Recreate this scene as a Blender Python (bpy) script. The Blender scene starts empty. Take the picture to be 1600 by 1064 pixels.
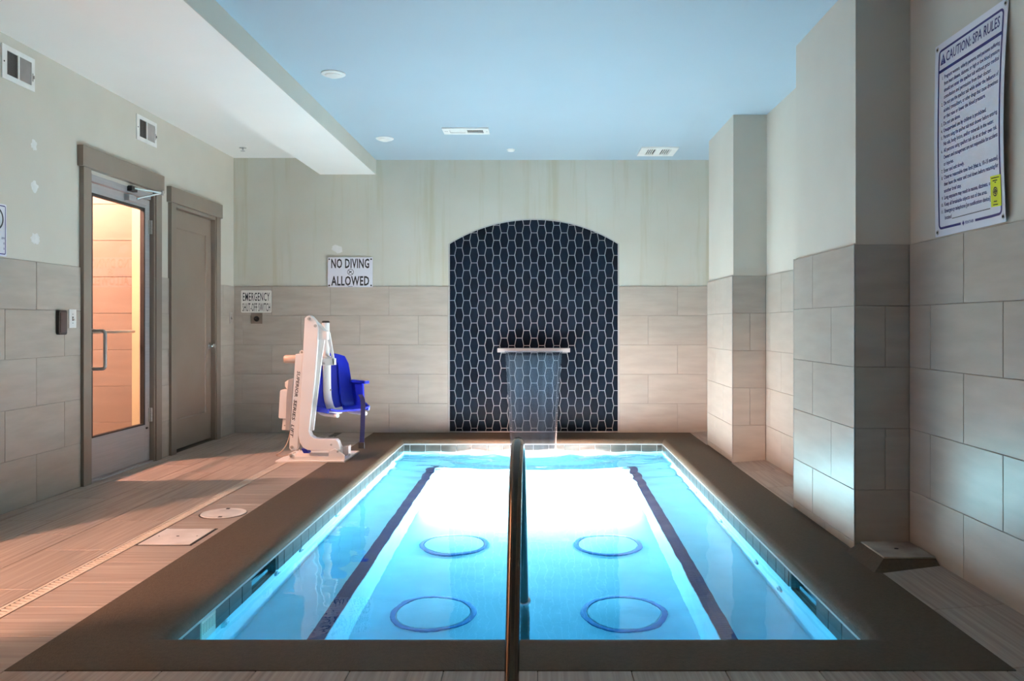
import bpy, bmesh, math, random
from mathutils import Vector, Matrix, noise
random.seed(7)
S = bpy.context.scene
C = S.collection
PI = math.pi
F = 1282.0            # focal length in pixels of the 1600 px wide frame
CAM_Z = 1.127

# ------------------------------------------------------------------ camera
cam = bpy.data.cameras.new('camera')
cam.sensor_width = 36.0
cam.lens = 36.0 * F / 1600.0
cam.shift_x = -46.0 / 1600.0
cam.shift_y = -25.0 / 1600.0
cam.clip_start = 0.05
cam_o = bpy.data.objects.new('camera', cam)
cam_o.location = (0, 0, CAM_Z)
cam_o.rotation_euler = (PI / 2, 0, 0)
C.objects.link(cam_o)
S.camera = cam_o

# ------------------------------------------------------------------ world, exposure, render paths
W = bpy.data.worlds.new('world')
W.use_nodes = True
W.node_tree.nodes['Background'].inputs[0].default_value = (0.5, 0.55, 0.6, 1)
W.node_tree.nodes['Background'].inputs[1].default_value = 0.05
S.world = W
S.view_settings.view_transform = 'Standard'
S.view_settings.look = 'None'
S.view_settings.exposure = 0.1
S.view_settings.gamma = 1.0
S.view_settings.use_curve_mapping = False
cy = S.cycles
cy.max_bounces = 9
cy.diffuse_bounces = 5
cy.glossy_bounces = 4
cy.transmission_bounces = 8
cy.transparent_max_bounces = 8
cy.volume_bounces = 0
cy.blur_glossy = 1.0
cy.sample_clamp_indirect = 8.0
cy.use_denoising = True


def lamp(name, kind, loc, energy, color, size=0.2, size_y=None, aim=None, spread=None, spot=None, blend=0.5):
    l = bpy.data.lights.new(name, kind)
    l.energy = energy
    l.color = color
    if kind == 'AREA':
        l.shape = 'RECTANGLE' if size_y else 'DISK'
        l.size = size
        if size_y:
            l.size_y = size_y
        if spread:
            l.spread = spread
    else:
        l.shadow_soft_size = size
    if kind == 'SPOT':
        l.spot_size = spot
        l.spot_blend = blend
    o = bpy.data.objects.new(name, l)
    o.location = loc
    if aim is not None:
        d = Vector(aim) - Vector(loc)
        o.rotation_euler = d.to_track_quat('-Z', 'Y').to_euler()
    C.objects.link(o)
    return o

# room dimensions (metres); the camera stands at x = 0, y = 0
XL, XR, XP = -3.207, 1.84, 1.555
YB, YN = 8.547, -1.6
ZC = 2.84
PX0, PX1, PY0, PY1 = -1.36, 1.195, 2.985, 8.11       # inner edge of the pool
OX0, OX1, OY0, OY1 = -1.748, 1.545, 2.67, YB         # outer edge of the coping
ZW = -0.113                                          # water level
ZBENCH, ZPF = -0.563, -1.013

# the lamps under water: two in the faces of the side benches near the waterfall, two unseen blue ones added to tint the near water
LAMP_Y = 6.95
POOL_LAMPS = [((-0.955, LAMP_Y, -0.78), 3000.0, 0.16, (0.5, LAMP_Y + 0.05, -1.0), (1.0, 0.322, 0.212)),
              ((0.785, LAMP_Y, -0.78), 3000.0, 0.16, (-0.7, LAMP_Y + 0.05, -1.0), (1.0, 0.322, 0.212)),
              ((-1.16, 3.02, -0.40), 2.5, 0.10, (-1.1, 6.0, -0.5), (0.14, 0.82, 1.0)),
              ((0.99, 3.02, -0.40), 2.5, 0.10, (0.95, 6.0, -0.5), (0.14, 0.82, 1.0))]
for i, (p, e, sz, aim, col_) in enumerate(POOL_LAMPS):
    lamp('pool_lamp_light', 'AREA', p, e, col_, size=sz, aim=aim)
# hallway lamp behind the glass door, and the one behind the camera
HALL_LAMP = (-4.42, 5.78, 2.80)
lamp('hall_lamp_light', 'POINT', HALL_LAMP, 860.0, (1.0, 0.51, 0.39), size=0.07)
HALL_LAMP_2 = (-4.40, 1.15, 2.36)
lamp('hall_lamp_light', 'POINT', HALL_LAMP_2, 1500.0, (1.0, 0.55, 0.40), size=0.09)

# ------------------------------------------------------------------ helpers
WL = {}


def put(o, name, mat, parent, loc):
    loc = Vector(loc)
    WL[o.name] = loc
    if parent is not None:
        o.parent = parent
        o.location = loc - WL[parent.name]
    else:
        o.location = loc
    return o


class MB:
    def __init__(self):
        self.v, self.f = [], []

    def add(self, vs, fs):
        b = len(self.v)
        self.v += [Vector(p) for p in vs]
        self.f += [tuple(i + b for i in f) for f in fs]
        return self

    def box(self, x0, x1, y0, y1, z0, z1):
        return self.add([(x0, y0, z0), (x1, y0, z0), (x1, y1, z0), (x0, y1, z0), (x0, y0, z1), (x1, y0, z1), (x1, y1, z1), (x0, y1, z1)],
                        [(0, 3, 2, 1), (4, 5, 6, 7), (0, 1, 5, 4), (1, 2, 6, 5), (2, 3, 7, 6), (3, 0, 4, 7)])

    def prism(self, poly, f0, f1):
        n = len(poly)
        a = [f0(*p) for p in poly]
        b = [f1(*p) for p in poly]
        return self.add(a + b, [tuple(range(n))[::-1], tuple(range(n, 2 * n))] + [(i, (i + 1) % n, n + (i + 1) % n, n + i) for i in range(n)])

    def tube(self, path, r, n=12, caps=True, flat=None):
        path = [Vector(p) for p in path]
        m = len(path)
        rs = r if isinstance(r, (list, tuple)) else [r] * m
        rings = []
        up = None
        for i, p in enumerate(path):
            t = (path[min(i + 1, m - 1)] - path[max(i - 1, 0)]).normalized()
            if up is None:
                up = Vector((0, 0, 1)) if abs(t.z) < 0.9 else Vector((0, 1, 0))
            s = t.cross(up).normalized()
            up = s.cross(t).normalized()
            rings.append([p + (s * math.cos(2 * PI * k / n) + up * math.sin(2 * PI * k / n) * (flat or 1)) * rs[i] for k in range(n)])
        vs = [q for ring in rings for q in ring]
        fs = [(i * n + k, i * n + (k + 1) % n, (i + 1) * n + (k + 1) % n, (i + 1) * n + k) for i in range(m - 1) for k in range(n)]
        if caps:
            fs += [tuple(range(n))[::-1], tuple(range((m - 1) * n, m * n))]
        return self.add(vs, fs)

    def lathe(self, prof, o, ax=(0, 0, 1), n=32):
        o, ax = Vector(o), Vector(ax).normalized()
        s = ax.orthogonal().normalized()
        t = ax.cross(s)
        vs, idx = [], []
        for r, h in prof:
            if r < 1e-6:
                idx.append([len(vs)] * n)
                vs.append(o + ax * h)
            else:
                idx.append(list(range(len(vs), len(vs) + n)))
                vs += [o + ax * h + (s * math.cos(2 * PI * k / n) + t * math.sin(2 * PI * k / n)) * r for k in range(n)]
        fs = []
        for a, b in zip(idx, idx[1:]):
            for k in range(n):
                q = [a[k], a[(k + 1) % n], b[(k + 1) % n], b[k]]
                q = [x for j, x in enumerate(q) if x not in q[:j]]
                if len(q) > 2:
                    fs.append(tuple(q))
        return self.add(vs, fs)

    def build(self, name, mat, parent=None, smooth=False, bev=0, seg=2, angle=35):
        lo = Vector([min(p[i] for p in self.v) for i in range(3)])
        hi = Vector([max(p[i] for p in self.v) for i in range(3)])
        c = Vector(((lo.x + hi.x) / 2, (lo.y + hi.y) / 2, lo.z))
        me = bpy.data.meshes.new(name)
        me.from_pydata([p - c for p in self.v], [], self.f)
        bm = bmesh.new()
        bm.from_mesh(me)
        bmesh.ops.recalc_face_normals(bm, faces=bm.faces)
        if bev:
            es = [e for e in bm.edges if len(e.link_faces) == 2 and e.calc_face_angle(0) > math.radians(40)]
            bmesh.ops.bevel(bm, geom=es, offset=bev, segments=seg, profile=0.7, affect='EDGES', clamp_overlap=True)
        if smooth:
            for f in bm.faces:
                f.smooth = True
            for e in bm.edges:
                if len(e.link_faces) == 2 and e.calc_face_angle(0) > math.radians(angle):
                    e.smooth = False
        bm.to_mesh(me)
        bm.free()
        me.materials.append(mat)
        o = bpy.data.objects.new(name, me)
        C.objects.link(o)
        return put(o, name, mat, parent, c)


def thing(name, loc, label=None, cat=None, group=None):
    o = bpy.data.objects.new(name, None)
    o.empty_display_size = 0.1
    C.objects.link(o)
    put(o, name, None, None, loc)
    if label:
        tag(o, label, cat, group)
    return o


def tag(o, label, cat, group=None):
    o['label'] = label
    o['category'] = cat
    if group:
        o['group'] = group
    return o


def struct(o, label=None, cat=None):
    o['kind'] = 'structure'
    if label:
        tag(o, label, cat)
    return o


def box(name, b, mat, parent=None, bev=0.0):
    return MB().box(*b).build(name, mat, parent, bev=bev)


TILE_MESH = {}


class Frame:
    def __init__(self, o, r, u, bow=None):
        self.o, self.r, self.u = Vector(o), Vector(r), Vector(u)
        self.n = self.r.cross(self.u)
        self.bow = bow

    def p(self, s, t, d=0.0):
        if self.bow:
            d += self.bow(s, t)
        return self.o + self.r * s + self.u * t + self.n * d

    def mat(self):
        return Matrix((self.r, self.u, self.n)).transposed().to_4x4()


def slab_mesh(w, h, th, bev, mat):
    k = (round(w, 3), round(h, 3), round(th, 4), bev, mat.name)
    if k not in TILE_MESH:
        bm = bmesh.new()
        bmesh.ops.create_cube(bm, size=1)
        for v in bm.verts:
            v.co = Vector((v.co.x * w, v.co.y * h, v.co.z * th))
        es = [e for e in bm.edges if all(v.co.z > 0 for v in e.verts)]
        if bev:
            bmesh.ops.bevel(bm, geom=es, offset=bev, segments=1, affect='EDGES')
        me = bpy.data.meshes.new('tile')
        bm.to_mesh(me)
        bm.free()
        me.materials.append(mat)
        TILE_MESH[k] = me
    return TILE_MESH[k]


def tile(parent, fr, s0, s1, t0, t1, mat, th=0.010, gap=0.003, bev=0.0015, d=0.0, name='tile'):
    """One tile on a frame: s along the frame's right, t up, front face at d."""
    w, h = s1 - s0 - gap, t1 - t0 - gap
    if w < 0.012 or h < 0.012:
        return None
    o = bpy.data.objects.new(name, slab_mesh(w, h, th, bev, mat))
    C.objects.link(o)
    c = fr.p((s0 + s1) / 2, (t0 + t1) / 2, d - th / 2 + random.uniform(-0.0003, 0.0003))
    put(o, name, mat, parent, c)
    o.rotation_euler = fr.mat().to_euler()
    return o


def bond(parent, fr, spans, rows, joints, mat, d=0.0, th=0.010, name='tile', gap=0.003, pitch=0.61):
    """Running bond: rows = [(t0, t1)], joints = phase of each row, spans = where the wall is."""
    for (t0, t1), ph in zip(rows, joints):
        for a, b in spans:
            cuts = [a]
            k = math.ceil((a - ph) / pitch)
            while ph + k * pitch < b - 0.005:
                x = ph + k * pitch
                if x > a + 0.005:
                    cuts.append(x)
                k += 1
            cuts.append(b)
            for s0, s1 in zip(cuts, cuts[1:]):
                tile(parent, fr, s0, s1, t0, t1, mat, d=d, th=th, name=name, gap=gap)


def text_mesh(body, bold=0.0, shear=0.0, space=1.0):
    cu = bpy.data.curves.new('t', 'FONT')
    cu.body = body
    cu.size = 1.0
    cu.offset = bold
    cu.shear = shear
    cu.space_character = space
    cu.resolution_u = 2
    cu.fill_mode = 'FRONT'
    o = bpy.data.objects.new('t', cu)
    C.objects.link(o)
    dg = bpy.context.evaluated_depsgraph_get()
    me = bpy.data.meshes.new_from_object(o.evaluated_get(dg))
    vs = [v.co.copy() for v in me.vertices]
    fs = [tuple(p.vertices) for p in me.polygons]
    bpy.data.objects.remove(o)
    bpy.data.curves.remove(cu)
    bpy.data.meshes.remove(me)
    return vs, fs


def text(name, body, fr, s, t, h, mat, parent, w=None, bold=0.0, d=0.0006, cond=0.85, shear=0.0, maxw=None, align='L', cap=0.73, space=1.0):
    """Flat lettering on a frame: left/bottom at (s, t), capital height h."""
    vs, fs = text_mesh(body, bold, shear, space)
    if not vs:
        return None
    x0, x1 = min(v.x for v in vs), max(v.x for v in vs)
    ky = h / cap
    kx = ky * cond
    if w:
        kx = w / (x1 - x0)
    elif maxw and (x1 - x0) * kx > maxw:
        kx = maxw / (x1 - x0)
    if align == 'C':
        s -= (x1 - x0) * kx / 2
    if align == 'R':
        s -= (x1 - x0) * kx
    m = MB()
    m.add([fr.p(s + (v.x - x0) * kx, t + v.y * ky, d) for v in vs], fs)
    return m.build(name, mat, parent)


def strip(fr, pts, w, d=0.0006, closed=True):
    """Flat painted line of width w along 2D points."""
    m = MB()
    n = len(pts)
    P = [Vector(p) for p in pts]
    L, R = [], []
    for i in range(n):
        a = P[i - 1] if (closed or i) else P[i]
        b = P[(i + 1) % n] if (closed or i < n - 1) else P[i]
        t = (b - a).normalized()
        nn = Vector((-t.y, t.x)) * (w / 2)
        L.append(P[i] + nn)
        R.append(P[i] - nn)
    vs = [fr.p(q.x, q.y, d) for q in L] + [fr.p(q.x, q.y, d) for q in R]
    fs = [(i, (i + 1) % n, n + (i + 1) % n, n + i) for i in range(n if closed else n - 1)]
    m.add(vs, fs)
    return m


def circle2(cx, cy_, r, n=40, a0=0, a1=2 * PI):
    return [(cx + r * math.cos(a0 + (a1 - a0) * k / n), cy_ + r * math.sin(a0 + (a1 - a0) * k / n)) for k in range(n)]


def dense(pts, step=0.03, closed=True):
    out = []
    n = len(pts)
    for i in range(n if closed else n - 1):
        a, b = Vector(pts[i]), Vector(pts[(i + 1) % n])
        k = max(1, int((b - a).length / step))
        out += [tuple(a.lerp(b, j / k)) for j in range(k)]
    if not closed:
        out.append(tuple(pts[-1]))
    return out


def rounded(x0, x1, y0, y1, r, n=5):
    out = []
    for cx, cy_, a in ((x1 - r, y1 - r, 0), (x0 + r, y1 - r, 90), (x0 + r, y0 + r, 180), (x1 - r, y0 + r, 270)):
        for k in range(n + 1):
            t = math.radians(a + 90 * k / n)
            out.append((cx + r * math.cos(t), cy_ + r * math.sin(t)))
    return out

# ------------------------------------------------------------------ materials


def new_mat(name):
    m = bpy.data.materials.new(name)
    m.use_nodes = True
    nt = m.node_tree
    return m, nt, nt.nodes['Principled BSDF']


def N(nt, kind, **kw):
    n = nt.nodes.new(kind)
    for k, v in kw.items():
        if k in n.inputs:
            n.inputs[k].default_value = v
        else:
            setattr(n, k, v)
    return n


def surf(name, c, c2=None, rough=0.5, metal=0.0, scale=8.0, stretch=(1, 1, 1), bump=0.0, bump_scale=None, rnd=0.0, spec=0.5, detail=4.0, lo=0.35, hi=0.65, rough2=None, coat=0.0, world=False):
    """A surface whose colour wanders between c and c2 with stretched noise; rnd = tone change from piece to piece."""
    m, nt, b = new_mat(name)
    c2 = c2 or tuple(min(1, x * 1.08) for x in c)
    tc = N(nt, 'ShaderNodeTexCoord')
    oi = N(nt, 'ShaderNodeObjectInfo')
    mul = N(nt, 'ShaderNodeVectorMath', operation='SCALE')
    nt.links.new(oi.outputs['Random'], mul.inputs['Scale'])
    mul.inputs[0].default_value = (37.0, 53.0, 19.0)
    mp = N(nt, 'ShaderNodeMapping')
    mp.inputs['Scale'].default_value = stretch
    if world:
        geo = N(nt, 'ShaderNodeNewGeometry')
        nt.links.new(geo.outputs['Position'], mp.inputs['Vector'])
    else:
        nt.links.new(tc.outputs['Object'], mp.inputs['Vector'])
        nt.links.new(mul.outputs[0], mp.inputs['Location'])
    nz = N(nt, 'ShaderNodeTexNoise', Scale=scale, Detail=detail)
    nt.links.new(mp.outputs[0], nz.inputs['Vector'])
    rp = N(nt, 'ShaderNodeValToRGB')
    rp.color_ramp.elements[0].position = lo
    rp.color_ramp.elements[1].position = hi
    rp.color_ramp.elements[0].color = (*c, 1)
    rp.color_ramp.elements[1].color = (*c2, 1)
    nt.links.new(nz.outputs['Fac'], rp.inputs['Fac'])
    out = rp.outputs['Color']
    if rnd:
        hs = N(nt, 'ShaderNodeHueSaturation')
        mr = N(nt, 'ShaderNodeMapRange')
        mr.inputs['To Min'].default_value = 1 - rnd
        mr.inputs['To Max'].default_value = 1 + rnd
        nt.links.new(oi.outputs['Random'], mr.inputs['Value'])
        nt.links.new(mr.outputs[0], hs.inputs['Value'])
        nt.links.new(out, hs.inputs['Color'])
        out = hs.outputs['Color']
    nt.links.new(out, b.inputs['Base Color'])
    b.inputs['Roughness'].default_value = rough
    b.inputs['Metallic'].default_value = metal
    b.inputs['Specular IOR Level'].default_value = spec
    b.inputs['Coat Weight'].default_value = coat
    if rough2 is not None:
        r2 = N(nt, 'ShaderNodeMapRange')
        r2.inputs['To Min'].default_value = rough
        r2.inputs['To Max'].default_value = rough2
        nt.links.new(nz.outputs['Fac'], r2.inputs['Value'])
        nt.links.new(r2.outputs[0], b.inputs['Roughness'])
    if bump:
        src = nz
        if bump_scale:
            src = N(nt, 'ShaderNodeTexNoise', Scale=bump_scale, Detail=3.0)
            nt.links.new(mp.outputs[0], src.inputs['Vector'])
        bp = N(nt, 'ShaderNodeBump', Strength=bump, Distance=0.01)
        nt.links.new(src.outputs['Fac'], bp.inputs['Height'])
        nt.links.new(bp.outputs[0], b.inputs['Normal'])
    return m


def emit(name, c, e):
    m, nt, b = new_mat(name)
    b.inputs['Base Color'].default_value = (*c, 1)
    b.inputs['Emission Color'].default_value = (*c, 1)
    b.inputs['Emission Strength'].default_value = e
    return m


M = {}
M['paint'] = surf('wall paint', (0.58, 0.555, 0.485), (0.61, 0.585, 0.515), rough=0.55, scale=2.0, bump=0.05, bump_scale=160)
M['ceil_white'] = surf('white ceiling paint', (0.89, 0.875, 0.84), (0.91, 0.895, 0.86), rough=0.7, scale=1.5)
M['ceil_blue'] = surf('sky blue ceiling paint', (0.35, 0.455, 0.54), (0.365, 0.47, 0.555), rough=0.55, scale=1.2)
M['tile'] = surf('wall tile', (0.375, 0.34, 0.295), (0.43, 0.395, 0.345), rough=0.29, scale=2.2, stretch=(1.4, 7, 1), detail=7, rnd=0.035, bump=0.03)
M['grout'] = surf('tile grout', (0.30, 0.28, 0.25), rough=0.9, scale=30)
M['floor_tile'] = surf('floor tile', (0.22, 0.17, 0.14), (0.37, 0.30, 0.255), rough=0.42, scale=2.0, stretch=(0.9, 34, 1), detail=6, rnd=0.05, bump=0.08, lo=0.3, hi=0.7)
M['floor_grout'] = surf('floor grout', (0.12, 0.10, 0.085), rough=0.9, scale=30)
M['coping'] = surf('coping concrete', (0.058, 0.041, 0.027), (0.078, 0.056, 0.037), spec=0.25, rough=0.7, scale=60, detail=6, bump=0.25, bump_scale=180, lo=0.3, hi=0.7)
M['plaster'] = surf('pool plaster', (0.28, 0.52, 0.58), (0.32, 0.57, 0.63), rough=0.8, scale=6)
M['hex'] = surf('navy glazed tile', (0.002, 0.005, 0.010), (0.0035, 0.008, 0.016), rough=0.29, scale=9, rnd=0.3, bump=0.04, spec=0.06)
M['hex_grout'] = surf('pale grout', (0.45, 0.44, 0.43), rough=0.9, scale=40)
M['band'] = surf('waterline tile', (0.038, 0.033, 0.028), (0.065, 0.055, 0.047), rough=0.35, scale=12, rnd=0.15, bump=0.05)
M['band_grout'] = surf('waterline grout', (0.40, 0.40, 0.39), rough=0.8, scale=40)
M['mosaic'] = surf('navy mosaic', (0.003, 0.022, 0.085), (0.005, 0.03, 0.11), rough=0.5, spec=0.1, scale=60)
M['mosaic_grout'] = surf('mosaic grout', (0.008, 0.035, 0.085), rough=0.8, spec=0.1, scale=40)
M['drain_blue'] = surf('blue drain ring', (0.012, 0.13, 0.32), (0.018, 0.16, 0.38), rough=0.5, scale=20)
M['white_plastic'] = surf('white plastic', (0.80, 0.80, 0.78), rough=0.4, scale=10)
M['jet'] = surf('jet plastic', (0.22, 0.40, 0.46), rough=0.5, scale=10)
M['spout'] = surf('spout plastic', (0.42, 0.41, 0.41), rough=0.4, scale=10)
M['white_metal'] = surf('white enamel', (0.82, 0.79, 0.76), (0.85, 0.82, 0.79), rough=0.32, scale=6)
M['lift_grey'] = surf('grey box plastic', (0.38, 0.34, 0.32), rough=0.5, scale=12)
M['lift_tan'] = surf('tan motor plastic', (0.52, 0.38, 0.30), rough=0.5, scale=12)
M['blue_plastic'] = surf('blue plastic', (0.006, 0.018, 0.42), (0.008, 0.022, 0.47), rough=0.33, scale=8)
M['strap'] = surf('navy webbing', (0.004, 0.006, 0.06), rough=0.8, scale=150, bump=0.2)
M['trim'] = surf('taupe trim paint', (0.205, 0.172, 0.142), (0.22, 0.186, 0.154), rough=0.42, scale=4)
M['door_paint'] = surf('taupe door paint', (0.205, 0.165, 0.134), (0.22, 0.18, 0.146), rough=0.40, scale=3)
M['alu'] = surf('satin aluminium', (0.40, 0.40, 0.41), (0.44, 0.44, 0.45), rough=0.42, metal=0.3, scale=3, stretch=(1, 1, 30))
M['chrome'] = surf('chrome', (0.75, 0.75, 0.76), rough=0.12, metal=1.0, scale=10)
M['steel'] = surf('brushed steel', (0.46, 0.45, 0.43), (0.52, 0.51, 0.49), rough=0.3, metal=0.6, scale=6, stretch=(1, 1, 40))
M['plate'] = surf('aged steel plate', (0.20, 0.17, 0.14), (0.25, 0.215, 0.18), rough=0.4, metal=0.3, scale=8)
M['rail'] = surf('polished rail', (0.13, 0.10, 0.085), (0.16, 0.13, 0.11), rough=0.13, metal=1.0, scale=4)
M['black'] = surf('black plastic', (0.012, 0.012, 0.012), (0.02, 0.02, 0.02), rough=0.4, scale=10)
M['black_gasket'] = surf('black gasket', (0.01, 0.01, 0.01), rough=0.6, scale=10)
M['reader'] = surf('dark reader face', (0.045, 0.03, 0.03), (0.06, 0.042, 0.042), rough=0.3, scale=8)
M['dark'] = surf('dark cavity', (0.02, 0.02, 0.02), rough=0.8, scale=10)
M['sign_white'] = surf('white sign board', (0.72, 0.73, 0.80), (0.74, 0.75, 0.82), rough=0.35, scale=5)
M['sign_cream'] = surf('cream sign board', (0.74, 0.72, 0.67), rough=0.4, scale=5)
M['ink'] = surf('black ink', (0.012, 0.012, 0.014), rough=0.5, scale=10)
M['ink_blue'] = surf('navy ink', (0.015, 0.012, 0.13), (0.018, 0.015, 0.15), rough=0.5, scale=10)
M['yellow'] = surf('yellow sticker', (0.62, 0.66, 0.01), (0.66, 0.70, 0.015), rough=0.5, scale=12)
M['spackle'] = surf('white filler', (0.74, 0.74, 0.72), rough=0.8, scale=25)
M['lid'] = surf('white lid plastic', (0.50, 0.47, 0.45), (0.60, 0.57, 0.55), rough=0.5, scale=9)
M['drain_strip'] = surf('cream drain strip', (0.46, 0.40, 0.34), (0.52, 0.46, 0.40), rough=0.5, scale=9)
M['slab'] = surf('slab stone', (0.22, 0.19, 0.16), (0.42, 0.38, 0.33), rough=0.6, scale=6, bump=0.1)
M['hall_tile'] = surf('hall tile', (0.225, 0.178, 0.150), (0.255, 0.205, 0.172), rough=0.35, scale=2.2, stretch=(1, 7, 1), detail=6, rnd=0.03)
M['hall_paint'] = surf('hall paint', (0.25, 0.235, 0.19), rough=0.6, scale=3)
M['lit_jamb'] = surf('lamplit jamb cream', (0.50, 0.47, 0.31), rough=0.5, scale=4)  # bright cream stands in for hall lamplight falling on the reveal
M['skim'] = surf('skimmer throat', (0.05, 0.07, 0.07), (0.10, 0.13, 0.125), rough=0.35, scale=14, stretch=(1, 1, 6))  # stretched green-grey bands put water reflections into the throat's colour
M['lamp_glow'] = emit('warm lamp glass', (1.0, 0.62, 0.35), 6.0)
M['pool_glow'] = emit('pool lamp glass', (0.9, 0.97, 1.0), 8.0)

def schlick(nt, f0):
    """mirror share of a thin clear sheet: f0 head on, rising at a grazing angle"""
    lw = N(nt, 'ShaderNodeLayerWeight')
    lw.inputs['Blend'].default_value = 0.5
    pw = N(nt, 'ShaderNodeMath', operation='POWER')
    pw.inputs[1].default_value = 5.0
    nt.links.new(lw.outputs['Facing'], pw.inputs[0])
    ma = N(nt, 'ShaderNodeMath', operation='MULTIPLY_ADD')
    ma.inputs[1].default_value = 1 - f0
    ma.inputs[2].default_value = f0
    nt.links.new(pw.outputs[0], ma.inputs[0])
    return ma.outputs[0]


# glass pane: clear, mirrors at a grazing angle
m, nt, b = new_mat('door glass')
nt.nodes.remove(b)
tr = N(nt, 'ShaderNodeBsdfTransparent')
tr.inputs['Color'].default_value = (0.93, 0.94, 0.92, 1)
gl = N(nt, 'ShaderNodeBsdfGlossy')
gl.inputs['Roughness'].default_value = 0.0
mx = N(nt, 'ShaderNodeMixShader')
nt.links.new(schlick(nt, 0.03), mx.inputs[0])
nt.links.new(tr.outputs[0], mx.inputs[1])
nt.links.new(gl.outputs[0], mx.inputs[2])
nt.links.new(mx.outputs[0], nt.nodes['Material Output'].inputs['Surface'])
M['glass'] = m

# pool water: refracting surface, blue by absorption
m, nt, b = new_mat('pool water')
nt.nodes.remove(b)
g = N(nt, 'ShaderNodeBsdfGlass')
g.inputs['IOR'].default_value = 1.33
g.inputs['Roughness'].default_value = 0.0
tc = N(nt, 'ShaderNodeNewGeometry')
nz = N(nt, 'ShaderNodeTexNoise', Scale=7.0, Detail=3.0)
nt.links.new(tc.outputs['Position'], nz.inputs['Vector'])
bp = N(nt, 'ShaderNodeBump', Strength=0.035, Distance=0.02)
nt.links.new(nz.outputs['Fac'], bp.inputs['Height'])
nt.links.new(bp.outputs[0], g.inputs['Normal'])
va = N(nt, 'ShaderNodeVolumeAbsorption')
va.inputs['Color'].default_value = (0.20, 0.70, 0.86, 1)
va.inputs['Density'].default_value = 1.08
nt.links.new(g.outputs[0], nt.nodes['Material Output'].inputs['Surface'])
nt.links.new(va.outputs[0], nt.nodes['Material Output'].inputs['Volume'])
M['water'] = m

# falling sheet of water: mostly clear, with soft vertical streaks
m, nt, b = new_mat('falling water')
nt.nodes.remove(b)
tc = N(nt, 'ShaderNodeTexCoord')
mp = N(nt, 'ShaderNodeMapping')
mp.inputs['Scale'].default_value = (16, 1, 0.5)
nz = N(nt, 'ShaderNodeTexNoise', Scale=1.0, Detail=4.0)
nt.links.new(tc.outputs['Object'], mp.inputs['Vector'])
nt.links.new(mp.outputs[0], nz.inputs['Vector'])
mr = N(nt, 'ShaderNodeMapRange')
mr.inputs['From Min'].default_value = 0.3
mr.inputs['From Max'].default_value = 0.8
mr.inputs['To Min'].default_value = 0.05
mr.inputs['To Max'].default_value = 0.13
nt.links.new(nz.outputs['Fac'], mr.inputs['Value'])
g = N(nt, 'ShaderNodeBsdfGlass')
g.inputs['Color'].default_value = (0.93, 0.96, 1.0, 1)
g.inputs['IOR'].default_value = 1.33
g.inputs['Roughness'].default_value = 0.03
gl = N(nt, 'ShaderNodeBsdfGlossy')
gl.inputs['Color'].default_value = (0.72, 0.85, 1.0, 1)
gl.inputs['Roughness'].default_value = 0.25
bp = N(nt, 'ShaderNodeBump', Strength=0.08, Distance=0.01)
nt.links.new(nz.outputs['Fac'], bp.inputs['Height'])
nt.links.new(bp.outputs[0], gl.inputs['Normal'])
mx = N(nt, 'ShaderNodeMixShader')
nt.links.new(mr.outputs[0], mx.inputs[0])
nt.links.new(g.outputs[0], mx.inputs[1])
nt.links.new(gl.outputs[0], mx.inputs[2])
nt.links.new(mx.outputs[0], nt.nodes['Material Output'].inputs['Surface'])
M['fall'] = m

# back wall paint with pale runs of old water stains
m = surf('stained wall paint', (0.53, 0.53, 0.455), (0.57, 0.575, 0.51), rough=0.5, scale=1.6, world=True, bump=0.04, bump_scale=120)
nt = m.node_tree
b = nt.nodes['Principled BSDF']
base = b.inputs['Base Color'].links[0].from_socket
geo = N(nt, 'ShaderNodeNewGeometry')
mp = N(nt, 'ShaderNodeMapping')
mp.inputs['Scale'].default_value = (9, 1, 0.45)
nt.links.new(geo.outputs['Position'], mp.inputs['Vector'])
nz = N(nt, 'ShaderNodeTexNoise', Scale=1.0, Detail=7.0, Roughness=0.62)
nt.links.new(mp.outputs[0], nz.inputs['Vector'])
rp = N(nt, 'ShaderNodeValToRGB')
rp.color_ramp.elements[0].position = 0.52
rp.color_ramp.elements[1].position = 0.68
rp.color_ramp.elements[0].color = (0, 0, 0, 1)
rp.color_ramp.elements[1].color = (0.55, 0.55, 0.55, 1)
nt.links.new(nz.outputs['Fac'], rp.inputs['Fac'])
mixc = N(nt, 'ShaderNodeMix', data_type='RGBA')
nt.links.new(rp.outputs['Color'], mixc.inputs[0])
nt.links.new(base, mixc.inputs[6])
mixc.inputs[7].default_value = (0.44, 0.41, 0.27, 1)
nt.links.new(mixc.outputs[2], b.inputs['Base Color'])
M['paint_back'] = m

# ------------------------------------------------------------------ frames of the walls
TH = 0.010
FB = Frame((0, YB, 0), (1, 0, 0), (0, 0, 1))
FL = Frame((XL, 0, 0), (0, 1, 0), (0, 0, 1))
FR = Frame((XR, 0, 0), (0, -1, 0), (0, 0, 1))
FFY = Frame((0, 0, 0), (0, 1, 0), (-1, 0, 0))     # floor, grain along the room
FFX = Frame((0, 0, 0), (1, 0, 0), (0, 1, 0))      # floor, grain across the room
TOP = 1.525
ROWS = [(TOP - 0.305 * (k + 1), TOP - 0.305 * k) for k in range(5)]
ROWS[4] = (0.002, ROWS[4][1])

# ------------------------------------------------------------------ floor
fl = MB()
fl.box(XL - 0.2, OX0 + 0.02, YN, YB + 0.2, -0.25, -0.004)
fl.box(OX0 - 0.02, OX1 + 0.02, YN, OY0 + 0.02, -0.25, -0.0045)
fl.box(OX1 - 0.02, XR + 0.25, YN, YB + 0.2, -0.25, -0.0042)
floor = struct(fl.build('floor', M['floor_grout']), 'brown wood-look tiled floor around the pool', 'floor')
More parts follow.
